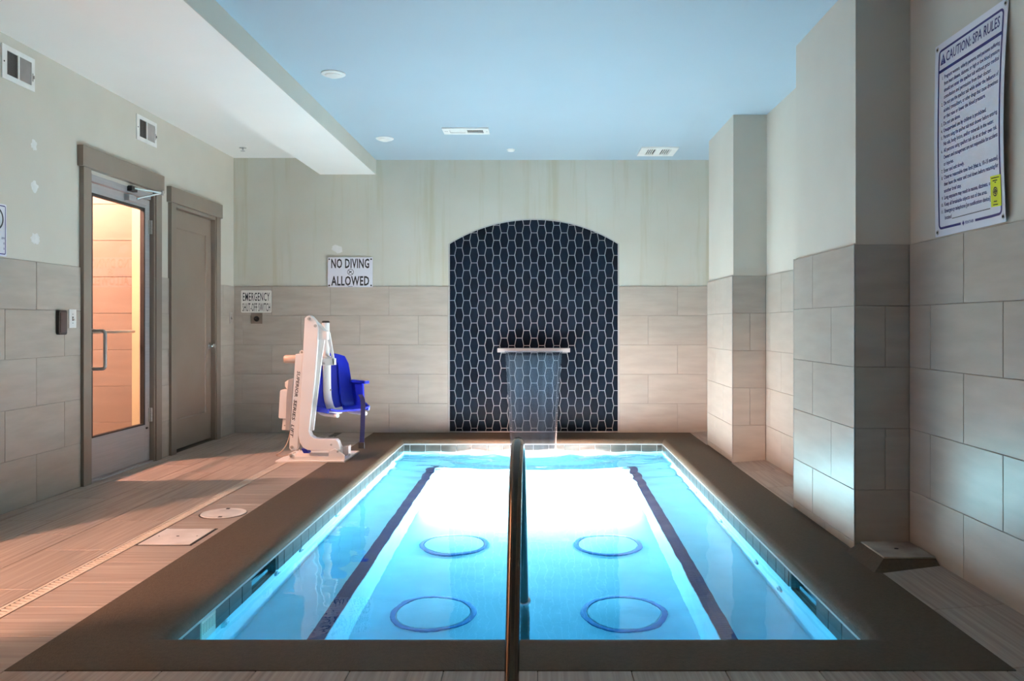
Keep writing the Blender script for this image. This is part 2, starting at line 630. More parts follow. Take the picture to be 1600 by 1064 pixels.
# columns of long tiles left of the drain
XD0, XD1 = -2.155, -2.075
cols = [(-2.496, XD0, 3.493), (-2.80, -2.496, 3.19), (-3.105, -2.80, 3.493), (XL, -3.105, 3.19)]
for x0, x1, ph in cols:
    bond(floor, FFY, [(0.9, YB)], [(-x1, -x0)], [ph], M['floor_tile'])
# cross tiles between the drain and the coping
ph = 2.967
LID_S = (-2.075, -1.80, 4.19, 4.52)
y = ph - 0.31 * 6
while y < YB - 0.02:
    tile(floor, FFX, XD1, OX0, max(y, 0.9), min(y + 0.31, YB), M['floor_tile'])
    y += 0.31
# near row and right hand strip
for k in range(-6, 7):
    x0 = -0.0125 + 0.3055 * k
    x0, x1 = max(x0, OX0), min(x0 + 0.3055, XR)
    if x1 - x0 > 0.02 and x0 < OX1:
        bond(floor, FFY, [(0.9, OY0)], [(-x1, -x0)], [2.13 if k % 2 else 1.8], M['floor_tile'])
FSL = Frame((OX1, 0, 0.0), (0, 1, 0), Vector((-1, 0, -0.08)).normalized())   # right hand floor rises slightly to the wall
for a, b_ in ((0.9, OY0 + 0.02), (OY0 + 0.02, 3.24), (3.24, 3.85), (3.85, 4.08), (5.06, 5.66), (5.66, 6.27), (6.27, 6.69), (7.69, 8.2), (8.2, YB)):
    tile(floor, FSL, a, b_, -(XR - OX1) / 0.9968, 0.0, M['floor_tile'], d=0.001)

# slotted drain strip
dr = thing('floor_drain', ((XD0 + XD1) / 2, 5, 0), 'long cream slotted drain strip set in the tiled floor', 'drain')
mb = MB()
yy0, yy1 = 0.9, YB - 0.3
mb.box(XD0 + 0.004, XD0 + 0.018, yy0, yy1, -0.012, 0.001)
mb.box(XD1 - 0.018, XD1 - 0.004, yy0, yy1, -0.012, 0.001)
mb.build('drain_rail', M['drain_strip'], dr)
mb = MB()
y = yy0
while y < yy1:
    mb.add([(XD0 + 0.016, y, 0.0), (XD1 - 0.016, y - 0.012, 0.0), (XD1 - 0.016, y + 0.006, 0.0), (XD0 + 0.016, y + 0.018, 0.0),
            (XD0 + 0.016, y, -0.01), (XD1 - 0.016, y - 0.012, -0.01), (XD1 - 0.016, y + 0.006, -0.01), (XD0 + 0.016, y + 0.018, -0.01)],
           [(0, 1, 2, 3), (4, 7, 6, 5), (0, 4, 5, 1), (2, 6, 7, 3)])
    y += 0.030
o = mb.build('slot_bars', M['drain_strip'], dr)
o['kind'] = 'stuff'
box('drain_channel', (XD0 + 0.004, XD1 - 0.004, yy0, yy1, -0.06, -0.0035), M['dark'], dr)

# ------------------------------------------------------------------ left wall with two doors
D1 = (5.792, 6.77, 2.20)      # glass door opening
D2 = (7.143, 8.03, 2.16)      # closet door opening
wl = MB()
D0 = (1.90, 3.52, 2.12)       # open doorway nearer the viewer, out of the picture
wl.box(XL - 0.15, XL, YN, D0[0], 0, 2.95)
wl.box(XL - 0.15, XL, D0[0], D0[1], D0[2], 2.95)
wl.box(XL - 0.15, XL, D0[1], D1[0], 0, 2.95)
wl.box(XL - 0.15, XL, D1[0], D1[1], D1[2], 2.95)
wl.box(XL - 0.15, XL, D1[1], D2[0], 0, 2.95)
wl.box(XL - 0.15, XL, D2[0], D2[1], D2[2], 2.95)
wl.box(XL - 0.15, XL, D2[1], YB + 0.2, 0, 2.95)
wall_left = struct(wl.build('wall_left', M['paint']), 'greige painted left wall with grey tile wainscot', 'wall')
CW = 0.098
spansL = [(0.9, D0[0] - CW), (D0[1] + CW, D1[0] - CW), (D1[1] + CW - 0.002, D2[0] - CW), (D2[1] + CW, YB - TH)]
for a, b_ in spansL:
    box('grout_bed', (XL, XL + 0.006, a, b_, 0, TOP), M['grout'], wall_left)
bond(wall_left, FL, spansL, ROWS, [5.195, 5.500, 5.195, 5.500, 5.195], M['tile'], d=TH)


def blob(fr, s, t, rx, ry, seed, parent):
    rnd = random.Random(seed)
    n = 20
    rr = [1 + rnd.uniform(-0.22, 0.22) for _ in range(n)]
    pts = [(s + rx * rr[k] * math.cos(2 * PI * k / n), t + ry * rr[k] * math.sin(2 * PI * k / n)) for k in range(n)]
    m = MB()
    vs = [fr.p(s, t, 0.0022)] + [fr.p(s + (x - s) * 0.6, t + (z - t) * 0.6, 0.0018) for x, z in pts] + [fr.p(x, z, 0.0002) for x, z in pts]
    fs = [(0, 1 + k, 1 + (k + 1) % n) for k in range(n)] + [(1 + k, 1 + n + k, 1 + n + (k + 1) % n, 1 + (k + 1) % n) for k in range(n)]
    m.add(vs, fs)
    return m.build('filler_patch', M['spackle'], parent, smooth=True)


blob(FL, 5.185, 2.262, 0.030, 0.034, 1, wall_left)
blob(FL, 5.190, 2.000, 0.036, 0.034, 2, wall_left)
blob(FL, 5.200, 1.672, 0.045, 0.036, 3, wall_left)


def casing(name, y0, y1, ztop, zhead, parent, side_over=0.025):
    x0, x1 = XL - 0.002, XL + 0.031
    box('casing', (x0, x1, y0 - CW, y0, 0, ztop), M['trim'], parent, bev=0.002)
    box('casing', (x0, x1, y1, y1 + CW, 0, ztop), M['trim'], parent, bev=0.002)
    box('head_casing', (x0, x1 + 0.010, y0 - CW - side_over, y1 + CW + side_over, ztop + 0.0005, zhead), M['trim'], parent, bev=0.002)


door1 = thing('door_1', (XL, (D1[0] + D1[1]) / 2, 0), 'aluminium framed full glass door with orange lit hall behind', 'door')
door1['kind'] = 'structure'
casing('c', D1[0], D1[1], 2.226, 2.371, door1)
XD = XL - 0.013           # face of the door leaf
box('jamb', (XL - 0.15, XL + 0.02, D1[0] - 0.001, D1[0] + 0.022, 0, 2.2), M['trim'], door1)
box('lit_jamb_liner', (XL - 0.16, XL - 0.062, D1[1] - 0.024, D1[1] + 0.001, 0, 2.2), M['lit_jamb'], door1)  # lamplight on this reveal is put into its cream colour
box('jamb', (XL - 0.06, XL + 0.02, D1[1] - 0.022, D1[1] + 0.001, 0, 2.2), M['trim'], door1)
box('door_frame_head', (XD - 0.05, XD + 0.008, D1[0] + 0.022, D1[1] - 0.022, 2.150, 2.226), M['alu'], door1, bev=0.002)
box('threshold', (XD - 0.06, XD + 0.03, D1[0] + 0.022, D1[1] - 0.022, 0.0, 0.012), M['alu'], door1, bev=0.002)
ly0, ly1 = D1[0] + 0.026, D1[1] - 0.028
box('stile', (XD - 0.045, XD, ly0, ly0 + 0.055, 0.018, 2.143), M['alu'], door1, bev=0.002)
box('stile', (XD - 0.045, XD, ly1 - 0.080, ly1, 0.018, 2.143), M['alu'], door1, bev=0.002)
box('top_rail', (XD - 0.045, XD, ly0 + 0.055, ly1 - 0.080, 2.072, 2.143), M['alu'], door1, bev=0.002)
box('bottom_rail', (XD - 0.045, XD, ly0 + 0.055, ly1 - 0.080, 0.018, 0.312), M['alu'], door1, bev=0.002)
gk = MB()
ga, gb, gz0, gz1 = ly0 + 0.055, ly1 - 0.080, 0.312, 2.072
gk.box(XD - 0.03, XD + 0.002, ga, gb, gz0, gz0 + 0.012)
gk.box(XD - 0.03, XD + 0.002, ga, gb, gz1 - 0.018, gz1)
gk.box(XD - 0.03, XD + 0.002, ga, ga + 0.012, gz0 + 0.012, gz1 - 0.018)
gk.box(XD - 0.03, XD + 0.002, gb - 0.018, gb, gz0 + 0.012, gz1 - 0.018)
gk.build('gasket', M['black_gasket'], door1)
box('pane', (XD - 0.022, XD - 0.016, ga + 0.006, gb - 0.006, gz0 + 0.006, gz1 - 0.006), M['glass'], door1)
# pull handle and the push bar on the far side
hy = ly0 + 0.03
hp = [(XD, hy, 1.083)] + [(XD + 0.085 + 0.025 * math.sin(a), hy, 1.058 + 0.025 * math.cos(a)) for a in [k * PI / 12 for k in range(7)]]
hp += [(XD + 0.085 + 0.025 * math.cos(a), hy, 0.835 - 0.025 * math.sin(a)) for a in [k * PI / 12 for k in range(7)]] + [(XD, hy, 0.810)]
MB().tube(hp, 0.0125, 14).build('pull_handle', M['steel'], door1, smooth=True)
MB().tube([(XD - 0.11, ly0 + 0.03, 1.07), (XD - 0.11, ly1 - 0.04, 1.07)], 0.0125, 12).build('push_bar', M['steel'], door1, smooth=True)
for zz in (0.33, 1.87):
    h = MB()
    for k in range(3):
        h.lathe([(0, 0), (0.009, 0), (0.009, 0.036), (0, 0.036)], (XD + 0.012, ly1 + 0.004, zz + k * 0.038), n=12)
    h.box(XD - 0.002, XD + 0.006, ly1 - 0.018, ly1 + 0.006, zz, zz + 0.112)
    h.build('hinge', M['steel'], door1)
# door closer: bracket on the head, folded arm, shoe on the leaf
cl = MB()
cl.box(XD + 0.001, XD + 0.045, 6.36, 6.45, 2.165, 2.205)
cl.build('closer_bracket', M['black'], door1, bev=0.002)
box('closer_shoe', (XD + 0.001, XD + 0.040, 6.33, 6.43, 2.085, 2.135), M['alu'], door1, bev=0.003)
cl = MB()
cl.tube([(XD + 0.045, 6.40, 2.19), (XD + 0.17, 6.60, 2.185)], 0.008, 8)
cl.tube([(XD + 0.17, 6.60, 2.185), (XD + 0.045, 6.44, 2.115)], 0.008, 8)
cl.lathe([(0, -0.018), (0.013, -0.018), (0.013, 0.018), (0, 0.018)], (XD + 0.17, 6.60, 2.185), n=12)
cl.build('closer_arm', M['steel'], door1)
box('closer_cover', (XD + 0.001, XD + 0.020, 6.46, 6.66, 2.088, 2.128), M['alu'], door1, bev=0.003)
box('door_stop', (XD + 0.001, XD + 0.008, 6.675, 6.70, 0.276, 0.292), M['black'], door1)

# hall behind the glass door
hx0, hy0, hy1 = -5.0, 0.6, 6.885
hall = MB()
hall.box(hx0, XL - 0.15, hy0, hy1, -0.2, 0.0)
hall.box(hx0, XL - 0.15, hy0, hy1 + 0.12, 3.10, 3.22)
hall.box(hx0, XL - 0.15, 4.15, 4.27, 0.0, 3.10)  # unseen cross wall, added to keep the second lamp's light off the glass door
hall.box(XL - 0.15, XL, hy0, hy1 + 0.12, 2.951, 3.22)
hall.box(hx0 - 0.12, hx0, hy0 - 0.12, hy1 + 0.12, -0.2, 3.22)
hall.box(hx0, XL - 0.15, hy0 - 0.12, hy0, -0.2, 3.22)
hall.box(hx0, XL - 0.15, hy1, hy1 + 0.12, -0.2, 3.22)
wall_hall = struct(hall.build('wall_hall', M['hall_paint']), 'orange lit hallway walls seen through the glass door', 'wall')
FH = Frame((0, hy1, 0), (1, 0, 0), (0, 0, 1))
bond(wall_hall, FH, [(hx0, -3.385)], [(0.305 * k, 0.305 * (k + 1)) for k in range(8)], [-3.99] * 8, M['hall_tile'], d=TH)
for hl, lb in ((HALL_LAMP, 'small warm ceiling lamp in the hall behind the glass door'), (HALL_LAMP_2, 'small warm ceiling lamp in the hall beyond the open doorway')):
    zb_ = hl[2] + 0.14
    pend = thing('ceiling_lamp', (hl[0], hl[1], zb_), lb, 'lamp')
    MB().lathe([(0, 0), (0.09, 0), (0.09, 0.03), (0.05, 0.08), (0, 0.08)], (hl[0], hl[1], zb_)).build('lamp_base', M['white_plastic'], pend, smooth=True)
    MB().lathe([(0.012, 0.08), (0.012, 3.10 - zb_)], (hl[0], hl[1], zb_), n=12).build('lamp_rod', M['chrome'], pend, smooth=True)
    MB().lathe([(0.008, 0), (0.012, -0.04), (0, -0.045)], (hl[0], hl[1], zb_)).build('lamp_stem', M['chrome'], pend, smooth=True)

door3 = thing('door_3', (XL, (D0[0] + D0[1]) / 2, 0), 'open taupe framed doorway to the lit hall, nearest the viewer', 'door')
door3['kind'] = 'structure'
casing('c', D0[0], D0[1], D0[2], 2.26, door3)
box('jamb', (XL - 0.15, XL + 0.02, D0[0] - 0.001, D0[0] + 0.02, 0, D0[2]), M['trim'], door3)
box('jamb', (XL - 0.15, XL + 0.02, D0[1] - 0.02, D0[1] + 0.001, 0, D0[2]), M['trim'], door3)

door2 = thing('door_2', (XL, (D2[0] + D2[1]) / 2, 0), 'solid taupe panel door with round chrome knob', 'door')
door2['kind'] = 'structure'
casing('c', D2[0], D2[1], 2.178, 2.312, door2)
xd2 = XL - 0.022
box('jamb', (XL - 0.12, XL + 0.02, D2[0] - 0.001, D2[0] + 0.012, 0, 2.178), M['trim'], door2)
box('jamb', (XL - 0.12, XL + 0.02, D2[1] - 0.012, D2[1] + 0.001, 0, 2.178), M['trim'], door2)
box('jamb', (XL - 0.12, XL + 0.02, D2[0] + 0.012, D2[1] - 0.012, 2.148, 2.178), M['trim'], door2)
a, b_ = D2[0] + 0.015, D2[1] - 0.015
pa, pb, pz0, pz1 = 7.245, 7.90, 0.28, 1.985
lf = MB()
lf.box(xd2 - 0.04, xd2, a, pa, 0.022, 2.144)
lf.box(xd2 - 0.04, xd2, pb, b_, 0.022, 2.144)
lf.box(xd2 - 0.04, xd2, pa, pb, 0.022, pz0)
lf.box(xd2 - 0.04, xd2, pa, pb, pz1, 2.144)
lf.build('door_leaf', M['door_paint'], door2)
mp_ = MB()
mp_.add([(xd2, pa, pz0), (xd2, pb, pz0), (xd2, pb, pz1), (xd2, pa, pz1), (xd2 - 0.009, pa + 0.009, pz0 + 0.009), (xd2 - 0.009, pb - 0.009, pz0 + 0.009), (xd2 - 0.009, pb - 0.009, pz1 - 0.009), (xd2 - 0.009, pa + 0.009, pz1 - 0.009)],
        [(0, 1, 5, 4), (1, 2, 6, 5), (2, 3, 7, 6), (3, 0, 4, 7), (4, 5, 6, 7)])
mp_.build('door_panel', M['door_paint'], door2)
MB().lathe([(0, 0), (0.033, 0), (0.033, 0.006), (0.014, 0.010), (0.011, 0.030), (0.020, 0.038), (0.027, 0.050), (0.024, 0.062), (0.012, 0.068), (0, 0.069)],
           (xd2, 7.965, 0.918), (1, 0, 0), 28).build('door_knob', M['chrome'], door2, smooth=True)
box('closet_back', (XL - 0.4, XL - 0.2, D2[0] - 0.2, D2[1] + 0.2, 0, 2.4), M['dark'], wall_left)

# ------------------------------------------------------------------ back wall with the arched niche
NX0, NX1, NS, NA = -0.960, 0.800, 1.967, 2.220
ncx, half, rise = (NX0 + NX1) / 2, (NX1 - NX0) / 2, NA - NS
RA = (half * half + rise * rise) / (2 * rise)
NCZ = NA - RA
th0 = math.asin(half / RA)
ARC = [(ncx + RA * math.sin(-th0 + 2 * th0 * k / 40), NCZ + RA * math.cos(-th0 + 2 * th0 * k / 40)) for k in range(41)]
bw = MB()
bw.box(XL - 0.2, NX0, YB, YB + 0.2, 0, 2.95)
bw.box(NX1, XR + 0.2, YB, YB + 0.2, 0, 2.95)
up = MB()
for (x0, z0), (x1, z1) in zip(ARC, ARC[1:]):
    bw.add([(x0, YB, z0), (x1, YB, z1), (x1, YB, 2.95), (x0, YB, 2.95), (x0, YB + 0.2, z0), (x1, YB + 0.2, z1), (x1, YB + 0.2, 2.95), (x0, YB + 0.2, 2.95)],
           [(0, 1, 2, 3), (4, 7, 6, 5), (0, 4, 5, 1)])
me_bw = bw
wall_back = struct(bw.build('wall_back', M['paint_back']), 'stained greige back wall with arched navy tile niche', 'wall')
ND = 0.030
box('niche_bed', (NX0 - 0.05, NX1 + 0.05, YB + ND, YB + 0.15, 0, NA + 0.05), M['hex_grout'], wall_back)
spansB = [(XL + TH, NX0 - 0.012), (NX1 + 0.012, XR)]
for a, b_ in spansB:
    box('grout_bed', (a, b_, YB - 0.006, YB, 0, TOP), M['grout'], wall_back)
bond(wall_back, FB, [spansB[0]], ROWS, [-2.195, -2.500, -2.195, -2.500, -2.195], M['tile'], d=TH)
bond(wall_back, FB, [spansB[1]], ROWS, [1.415, 1.110, 1.415, 1.110, 1.415], M['tile'], d=TH)
# pale edge strip round the niche
edge = [(NX0 - 0.004, 0.0), (NX0 - 0.004, NS)] + [(x + (-0.004 if i == 0 else 0), z + 0.003) for i, (x, z) in enumerate(ARC[1:-1], 1)] + [(NX1 + 0.004, NS), (NX1 + 0.004, 0.0)]
m = strip(FB, edge, 0.011, d=0.004, closed=False)
n_ = len(edge)
vs2 = [v + Vector((0, 0.006, 0)) for v in m.v]
m.add(vs2, [tuple(reversed(f)) for f in m.f[:n_ - 1]])
m.build('niche_edge_strip', M['band_grout'], wall_back)
blob(FB, -2.127, 1.914, 0.060, 0.040, 4, wall_back)


def clip(poly, a, b):
    """keep what lies left of the line a -> b"""
    out = []
    s = lambda p: (b[0] - a[0]) * (p[1] - a[1]) - (b[1] - a[1]) * (p[0] - a[0])
    for i in range(len(poly)):
        p, q = poly[i - 1], poly[i]
        sp, sq = s(p), s(q)
        if (sp >= 0) != (sq >= 0):
            t = sp / (sp - sq)
            out.append((p[0] + (q[0] - p[0]) * t, p[1] + (q[1] - p[1]) * t))
        if sq >= 0:
            out.append(q)
    return out


HP, VP = 0.0784, 0.1570
W1, W2, G = 0.0620, 0.0948, 0.0056
hexp = [(-W1 / 2 + G / 2, -VP / 2 + G / 2), (W1 / 2 - G / 2, -VP / 2 + G / 2), (W2 / 2 - G / 2, 0), (W1 / 2 - G / 2, VP / 2 - G / 2), (-W1 / 2 + G / 2, VP / 2 - G / 2), (-W2 / 2 + G / 2, 0)]


def hex_mesh(poly, th=0.004):
    k = len(poly)
    cx = sum(p[0] for p in poly) / k
    cz = sum(p[1] for p in poly) / k
    ins = [(cx + (p[0] - cx) * 0.955, cz + (p[1] - cz) * 0.97) for p in poly]
    vs = [(p[0], 0, p[1]) for p in poly] + [(p[0], -th + 0.0015, p[1]) for p in poly] + [(p[0], -th, p[1]) for p in ins]
    fs = [tuple(range(2 * k, 3 * k))]
    for i in range(k):
        j = (i + 1) % k
        fs += [(i, j, k + j, k + i), (k + i, k + j, 2 * k + j, 2 * k + i)]
    me = bpy.data.meshes.new('hex_tile')
    me.from_pydata(vs, [], fs)
    bm = bmesh.new()
    bm.from_mesh(me)
    bmesh.ops.recalc_face_normals(bm, faces=bm.faces)
    bm.to_mesh(me)
    bm.free()
    me.materials.append(M['hex'])
    return me


full_hex = hex_mesh(hexp)
cuts = [((NX0 + 0.003, 3), (NX0 + 0.003, 0)), ((NX1 - 0.003, 0), (NX1 - 0.003, 3)), ((-3, 0.012), (3, 0.012))]
cuts += [(q, p) for p, q in zip(ARC, ARC[1:])]
nhex = 0
for i in range(-14, 15):
    cx = ncx + 0.004 + i * HP
    for j in range(0, 16):
        cz = -0.035 + j * VP + (VP / 2 if i % 2 else 0)
        poly = [(cx + x, cz + z) for x, z in hexp]
        whole = poly
        for a, b_ in cuts:
            poly = clip(poly, a, b_)
            if len(poly) < 3:
                break
        if len(poly) < 3:
            continue
        xs, zs = [p[0] for p in poly], [p[1] for p in poly]
        if max(xs) - min(xs) < 0.008 or max(zs) - min(zs) < 0.008:
            continue
        area = 0.5 * abs(sum(poly[k - 1][0] * poly[k][1] - poly[k][0] * poly[k - 1][1] for k in range(len(poly))))
        if area > 0.9995 * ((W1 + W2 - 2 * G) / 2 * (VP - G)):
            me = full_hex
        else:
            q = []
            for p in poly:
                if not q or (abs(p[0] - q[-1][0]) + abs(p[1] - q[-1][1])) > 1e-4:
                    q.append(p)
            if len(q) < 3:
                continue
            me = hex_mesh([(x - cx, z - cz) for x, z in q])
        o = bpy.data.objects.new('hex_tile', me)
        C.objects.link(o)
        put(o, 'hex_tile', None, wall_back, (cx, YB + ND, cz))
        nhex += 1

# ------------------------------------------------------------------ right wall and the two pillars
wr = MB().box(XR, XR + 0.2, YN, YB + 0.2, -0.02, 2.95)
wall_right = struct(wr.build('wall_right', M['paint']), 'greige painted right wall with grey tile wainscot', 'wall')
P1 = (4.08, 5.063)
P2 = (6.69, 7.69)
spansR = [(-P1[0], -0.9), (-P2[0], -P1[1]), (-(YB - TH), -P2[1])]
for a, b_ in spansR:
    box('grout_bed', (XR - 0.006, XR, -b_, -a, 0, TOP), M['grout'], wall_right)
bond(wall_right, FR, [spansR[0]], ROWS, [-3.558, -3.863] * 2 + [-3.558], M['tile'], d=TH)
bond(wall_right, FR, spansR[1:], ROWS, [-6.27, -6.57] * 2 + [-6.27], M['tile'], d=TH)


def pillar(name, y0, y1, jf, js, label):
    g = 0.012                 # paint stands back from the tile face
    o = struct(box(name, (XP + g, XR + 0.05, y0 + g, y1 - g, 0, 2.95), M['paint']), label, 'pillar')
    bed = MB().box(XP + 0.004, XR, y0 + 0.004, y1 - 0.004, 0, TOP)
    bed.build('grout_bed', M['grout'], o)
    FF = Frame((XP, 0, 0), (0, -1, 0), (0, 0, 1))
    rows = [r for r in ROWS]
    rows[4] = (0.045, rows[4][1])
    bond(o, FF, [(-y1 + 0.004, -y0 - 0.004)], rows, [-jf[k % 2] for k in range(5)], M['tile'], d=0.0, th=0.008, pitch=5)
    tile(o, FF, -y1 + 0.004, -(y0 + 0.42), 0.003, 0.045, M['tile'], th=0.008)
    tile(o, FF, -(y0 + 0.42), -y0 - 0.004, 0.003, 0.045, M['tile'], th=0.008)
    FN = Frame((0, y0, 0), (1, 0, 0), (0, 0, 1))
    bond(o, FN, [(XP + 0.004, XR - TH)], ROWS, [XP - 1, js, XP - 1, js, XP - 1], M['tile'], d=0.0, th=0.008, pitch=5)
    FK = Frame((0, y1, 0), (-1, 0, 0), (0, 0, 1))
    bond(o, FK, [(-XR + TH, -XP - 0.004)], ROWS, [3, -js, 3, -js, 3], M['tile'], d=0.0, th=0.008, pitch=5)
    for yy in (y0, y1):
        box('corner_bead', (XP - 0.001, XP + 0.004, yy - 0.001 if yy == y0 else yy - 0.004, yy + 0.004 if yy == y0 else yy + 0.001, 0.002, TOP + 0.004), M['band_grout'], o)
    return o


pillar('wall_pillar_near', P1[0], P1[1], (4.706, 4.405), 1.71, 'nearer square pillar, tiled below and painted above, beside the pool')
pillar('wall_pillar_far', P2[0], P2[1], (7.35, 7.04), 1.70, 'farther square pillar, tiled below and painted above, by back wall')

# ------------------------------------------------------------------ rear wall (behind the camera)
struct(box('wall_rear', (XL - 0.2, XR + 0.2, YN - 0.15, YN, 0, 2.95), M['paint']), 'plain painted wall behind the viewer', 'wall')

# ------------------------------------------------------------------ ceilings and the dropped beam
BX0, BX1, BZ = -2.307, -1.727, 2.69
ceil = struct(box('ceiling', (BX1 - 0.1, XR + 0.2, YN, YB + 0.2, ZC, ZC + 0.15), M['ceil_blue']), 'flat sky blue painted ceiling over the pool', 'ceiling')
struct(box('ceiling', (XL - 0.15, BX0 + 0.1, YN, YB + 0.2, 2.862, ZC + 0.15), M['ceil_white']), 'flat white ceiling strip beside the left wall', 'ceiling')
beam = MB().box(BX0, BX1, YN, YB + 0.05, BZ, 2.93)
bo = struct(beam.build('trim_1', M['ceil_white']), 'long dropped white ceiling beam left of the blue ceiling', 'beam')
box('beam_side', (BX1 - 0.001, BX1 + 0.004, YN, YB, BZ, ZC), M['paint'], bo)

# ------------------------------------------------------------------ coping
cp = MB()
rings = [(None, -0.03), (None, 0.002)]
prof = [(0.075, 0.002)] + [(0.075 - 0.075 * math.sin(a), 0.002 - 0.052 * (1 - math.cos(a))) for a in [PI / 2 * k / 7 for k in range(1, 8)]] + [(0.0, -0.052), (0.05, -0.056)]
loops = []
for z in (-0.05, 0.002):
    loops.append([(OX0, OY0, z), (OX1, OY0, z), (OX1, OY1, z), (OX0, OY1, z)])
for d, z in prof:
    loops.append([(PX0 - d, PY0 - d, z), (PX1 + d, PY0 - d, z), (PX1 + d, PY1 + d, z), (PX0 - d, PY1 + d, z)])
vs = [p for l in loops for p in l]
fs = [(i * 4 + k, i * 4 + (k + 1) % 4, (i + 1) * 4 + (k + 1) % 4, (i + 1) * 4 + k) for i in range(len(loops) - 1) for k in range(4)]
cp.add(vs, fs)
coping = struct(cp.build('pool_coping', M['coping'], smooth=True, angle=40), 'brown concrete coping with rounded nose around the pool', 'coping')

# ------------------------------------------------------------------ pool shell
pool = thing('pool', ((PX0 + PX1) / 2, (PY0 + PY1) / 2, ZPF), 'rectangular white plastered spa pool with side benches', 'pool')
pool['kind'] = 'structure'
SKL, SKR = (3.857, 4.242), (3.575, 3.972)
GRL = (3.275, 3.425)
IN = 0.012
wx0, wx1, wy0, wy1 = PX0 - IN, PX1 + IN, PY0 - IN, PY1 + IN
ZT, ZB2 = -0.056, -0.208
box('pool_floor', (wx0 - 0.2, wx1 + 0.2, wy0 - 0.2, wy1 + 0.2, ZPF - 0.2, ZPF), M['plaster'], pool)
w_ = MB()
w_.box(wx0 - 0.2, wx0, wy0 - 0.2, wy1 + 0.2, ZPF, ZB2 - 0.03)
w_.box(wx0 - 0.2, wx0, wy0 - 0.2, SKL[0], ZB2 - 0.03, ZT)
w_.box(wx0 - 0.2, wx0, SKL[1], wy1 + 0.2, ZB2 - 0.03, ZT)
w_.build('pool_wall', M['plaster'], pool)
w_ = MB()
w_.box(wx1, wx1 + 0.2, wy0 - 0.2, wy1 + 0.2, ZPF, ZB2 - 0.03)
w_.box(wx1, wx1 + 0.2, wy0 - 0.2, SKR[0], ZB2 - 0.03, ZT)
w_.box(wx1, wx1 + 0.2, SKR[1], wy1 + 0.2, ZB2 - 0.03, ZT)
w_.build('pool_wall', M['plaster'], pool)
box('pool_wall', (wx0, wx1, wy0 - 0.2, wy0, ZPF, ZT), M['plaster'], pool)
box('pool_wall', (wx0, wx1, wy1, wy1 + 0.2, ZPF, ZT), M['plaster'], pool)
BLX, BRX, BFY = -0.965, 0.795, 7.56
MB().box(wx0, BLX, wy0, wy1, ZPF, ZBENCH).build('bench', M['plaster'], pool, bev=0.012)
MB().box(BRX, wx1, wy0, wy1, ZPF, ZBENCH).build('bench', M['plaster'], pool, bev=0.012)
MB().box(BLX, BRX, BFY, wy1, ZPF, ZBENCH - 0.001).build('bench', M['plaster'], pool, bev=0.012)
MB().box(BLX, BRX, wy0, 3.42, ZPF, ZBENCH - 0.001).build('bench', M['plaster'], pool, bev=0.012)


def mosaic(x0, x1, y0, y1, along):
    m = MB()
    sz = 0.0255
    L = (y1 - y0) if along == 'y' else (x1 - x0)
    Wd = (x1 - x0) if along == 'y' else (y1 - y0)
    n, k = int(L / sz), max(1, int(round(Wd / sz)))
    for i in range(n):
        for j in range(k):
            a0, a1 = i * L / n + 0.0012, (i + 1) * L / n - 0.0012
            b0, b1 = j * Wd / k + 0.0012, (j + 1) * Wd / k - 0.0012
            if along == 'y':
                m.box(x0 + b0, x0 + b1, y0 + a0, y0 + a1, ZBENCH, ZBENCH + 0.003)
            else:
                m.box(x0 + a0, x0 + a1, y0 + b0, y0 + b1, ZBENCH, ZBENCH + 0.003)
    box('mosaic_grout', (x0 - 0.001, x1 + 0.001, y0, y1, ZBENCH - 0.001, ZBENCH + 0.0015), M['mosaic_grout'], pool)
    o = m.build('mosaic_edge', M['mosaic'], pool)
    o['kind'] = 'stuff'


mosaic(BLX - 0.082, BLX - 0.006, 3.0, BFY + 0.08, 'y')
mosaic(BRX + 0.006, BRX + 0.082, 3.0, BFY + 0.08, 'y')

# waterline tiles
FWL = Frame((wx0, 0, 0), (0, 1, 0), (0, 0, 1))
FWR = Frame((wx1, 0, 0), (0, -1, 0), (0, 0, 1))
FWB = Frame((0, wy1, 0), (1, 0, 0), (0, 0, 1))
FWN = Frame((0, wy0, 0), (-1, 0, 0), (0, 0, 1))


def band(fr, a, b, ph, skip, dirn=1):
    k = math.ceil((a - ph) / 0.1525)
    cutx = [a] + [ph + 0.1525 * i for i in range(k, k + 60) if a + 0.01 < ph + 0.1525 * i < b - 0.01] + [b]
    for s0, s1 in zip(cutx, cutx[1:]):
        parts = [(s0, s1)]
        for q0, q1 in skip:
            nxt = []
            for u0, u1 in parts:
                if u1 <= q0 or u0 >= q1:
                    nxt.append((u0, u1))
                else:
                    if u0 < q0:
                        nxt.append((u0, q0))
                    if u1 > q1:
                        nxt.append((q1, u1))
            parts = nxt
        for u0, u1 in parts:
            tile(pool, fr, u0, u1, ZB2, ZT - 0.006, M['band'], th=0.011, gap=0.005, d=0.011, name='waterline_tile')
    for q0, q1 in [(a, b)]:
        pass


band(FWL, PY0, PY1, 3.275, [SKL, GRL])
band(FWR, -PY1, -PY0, -3.575, [(-SKR[1], -SKR[0])])
band(FWB, PX0 + 0.001, PX1 - 0.001, ncx, [])
band(FWN, -PX1, -PX0, 0, [])
gb_ = MB()
for a, b_ in ((PY0, SKL[0]), (SKL[1], PY1)):
    gb_.box(wx0, wx0 + 0.0075, a, b_, ZB2, ZT)
gb_.build('band_grout', M['band_grout'], pool)
gb_ = MB()
for a, b_ in ((PY0, SKR[0]), (SKR[1], PY1)):
    gb_.box(wx1 - 0.0075, wx1, a, b_, ZB2, ZT)
gb_.build('band_grout', M['band_grout'], pool)
box('band_grout', (wx0, wx1, wy1 - 0.0075, wy1, ZB2, ZT), M['band_grout'], pool)
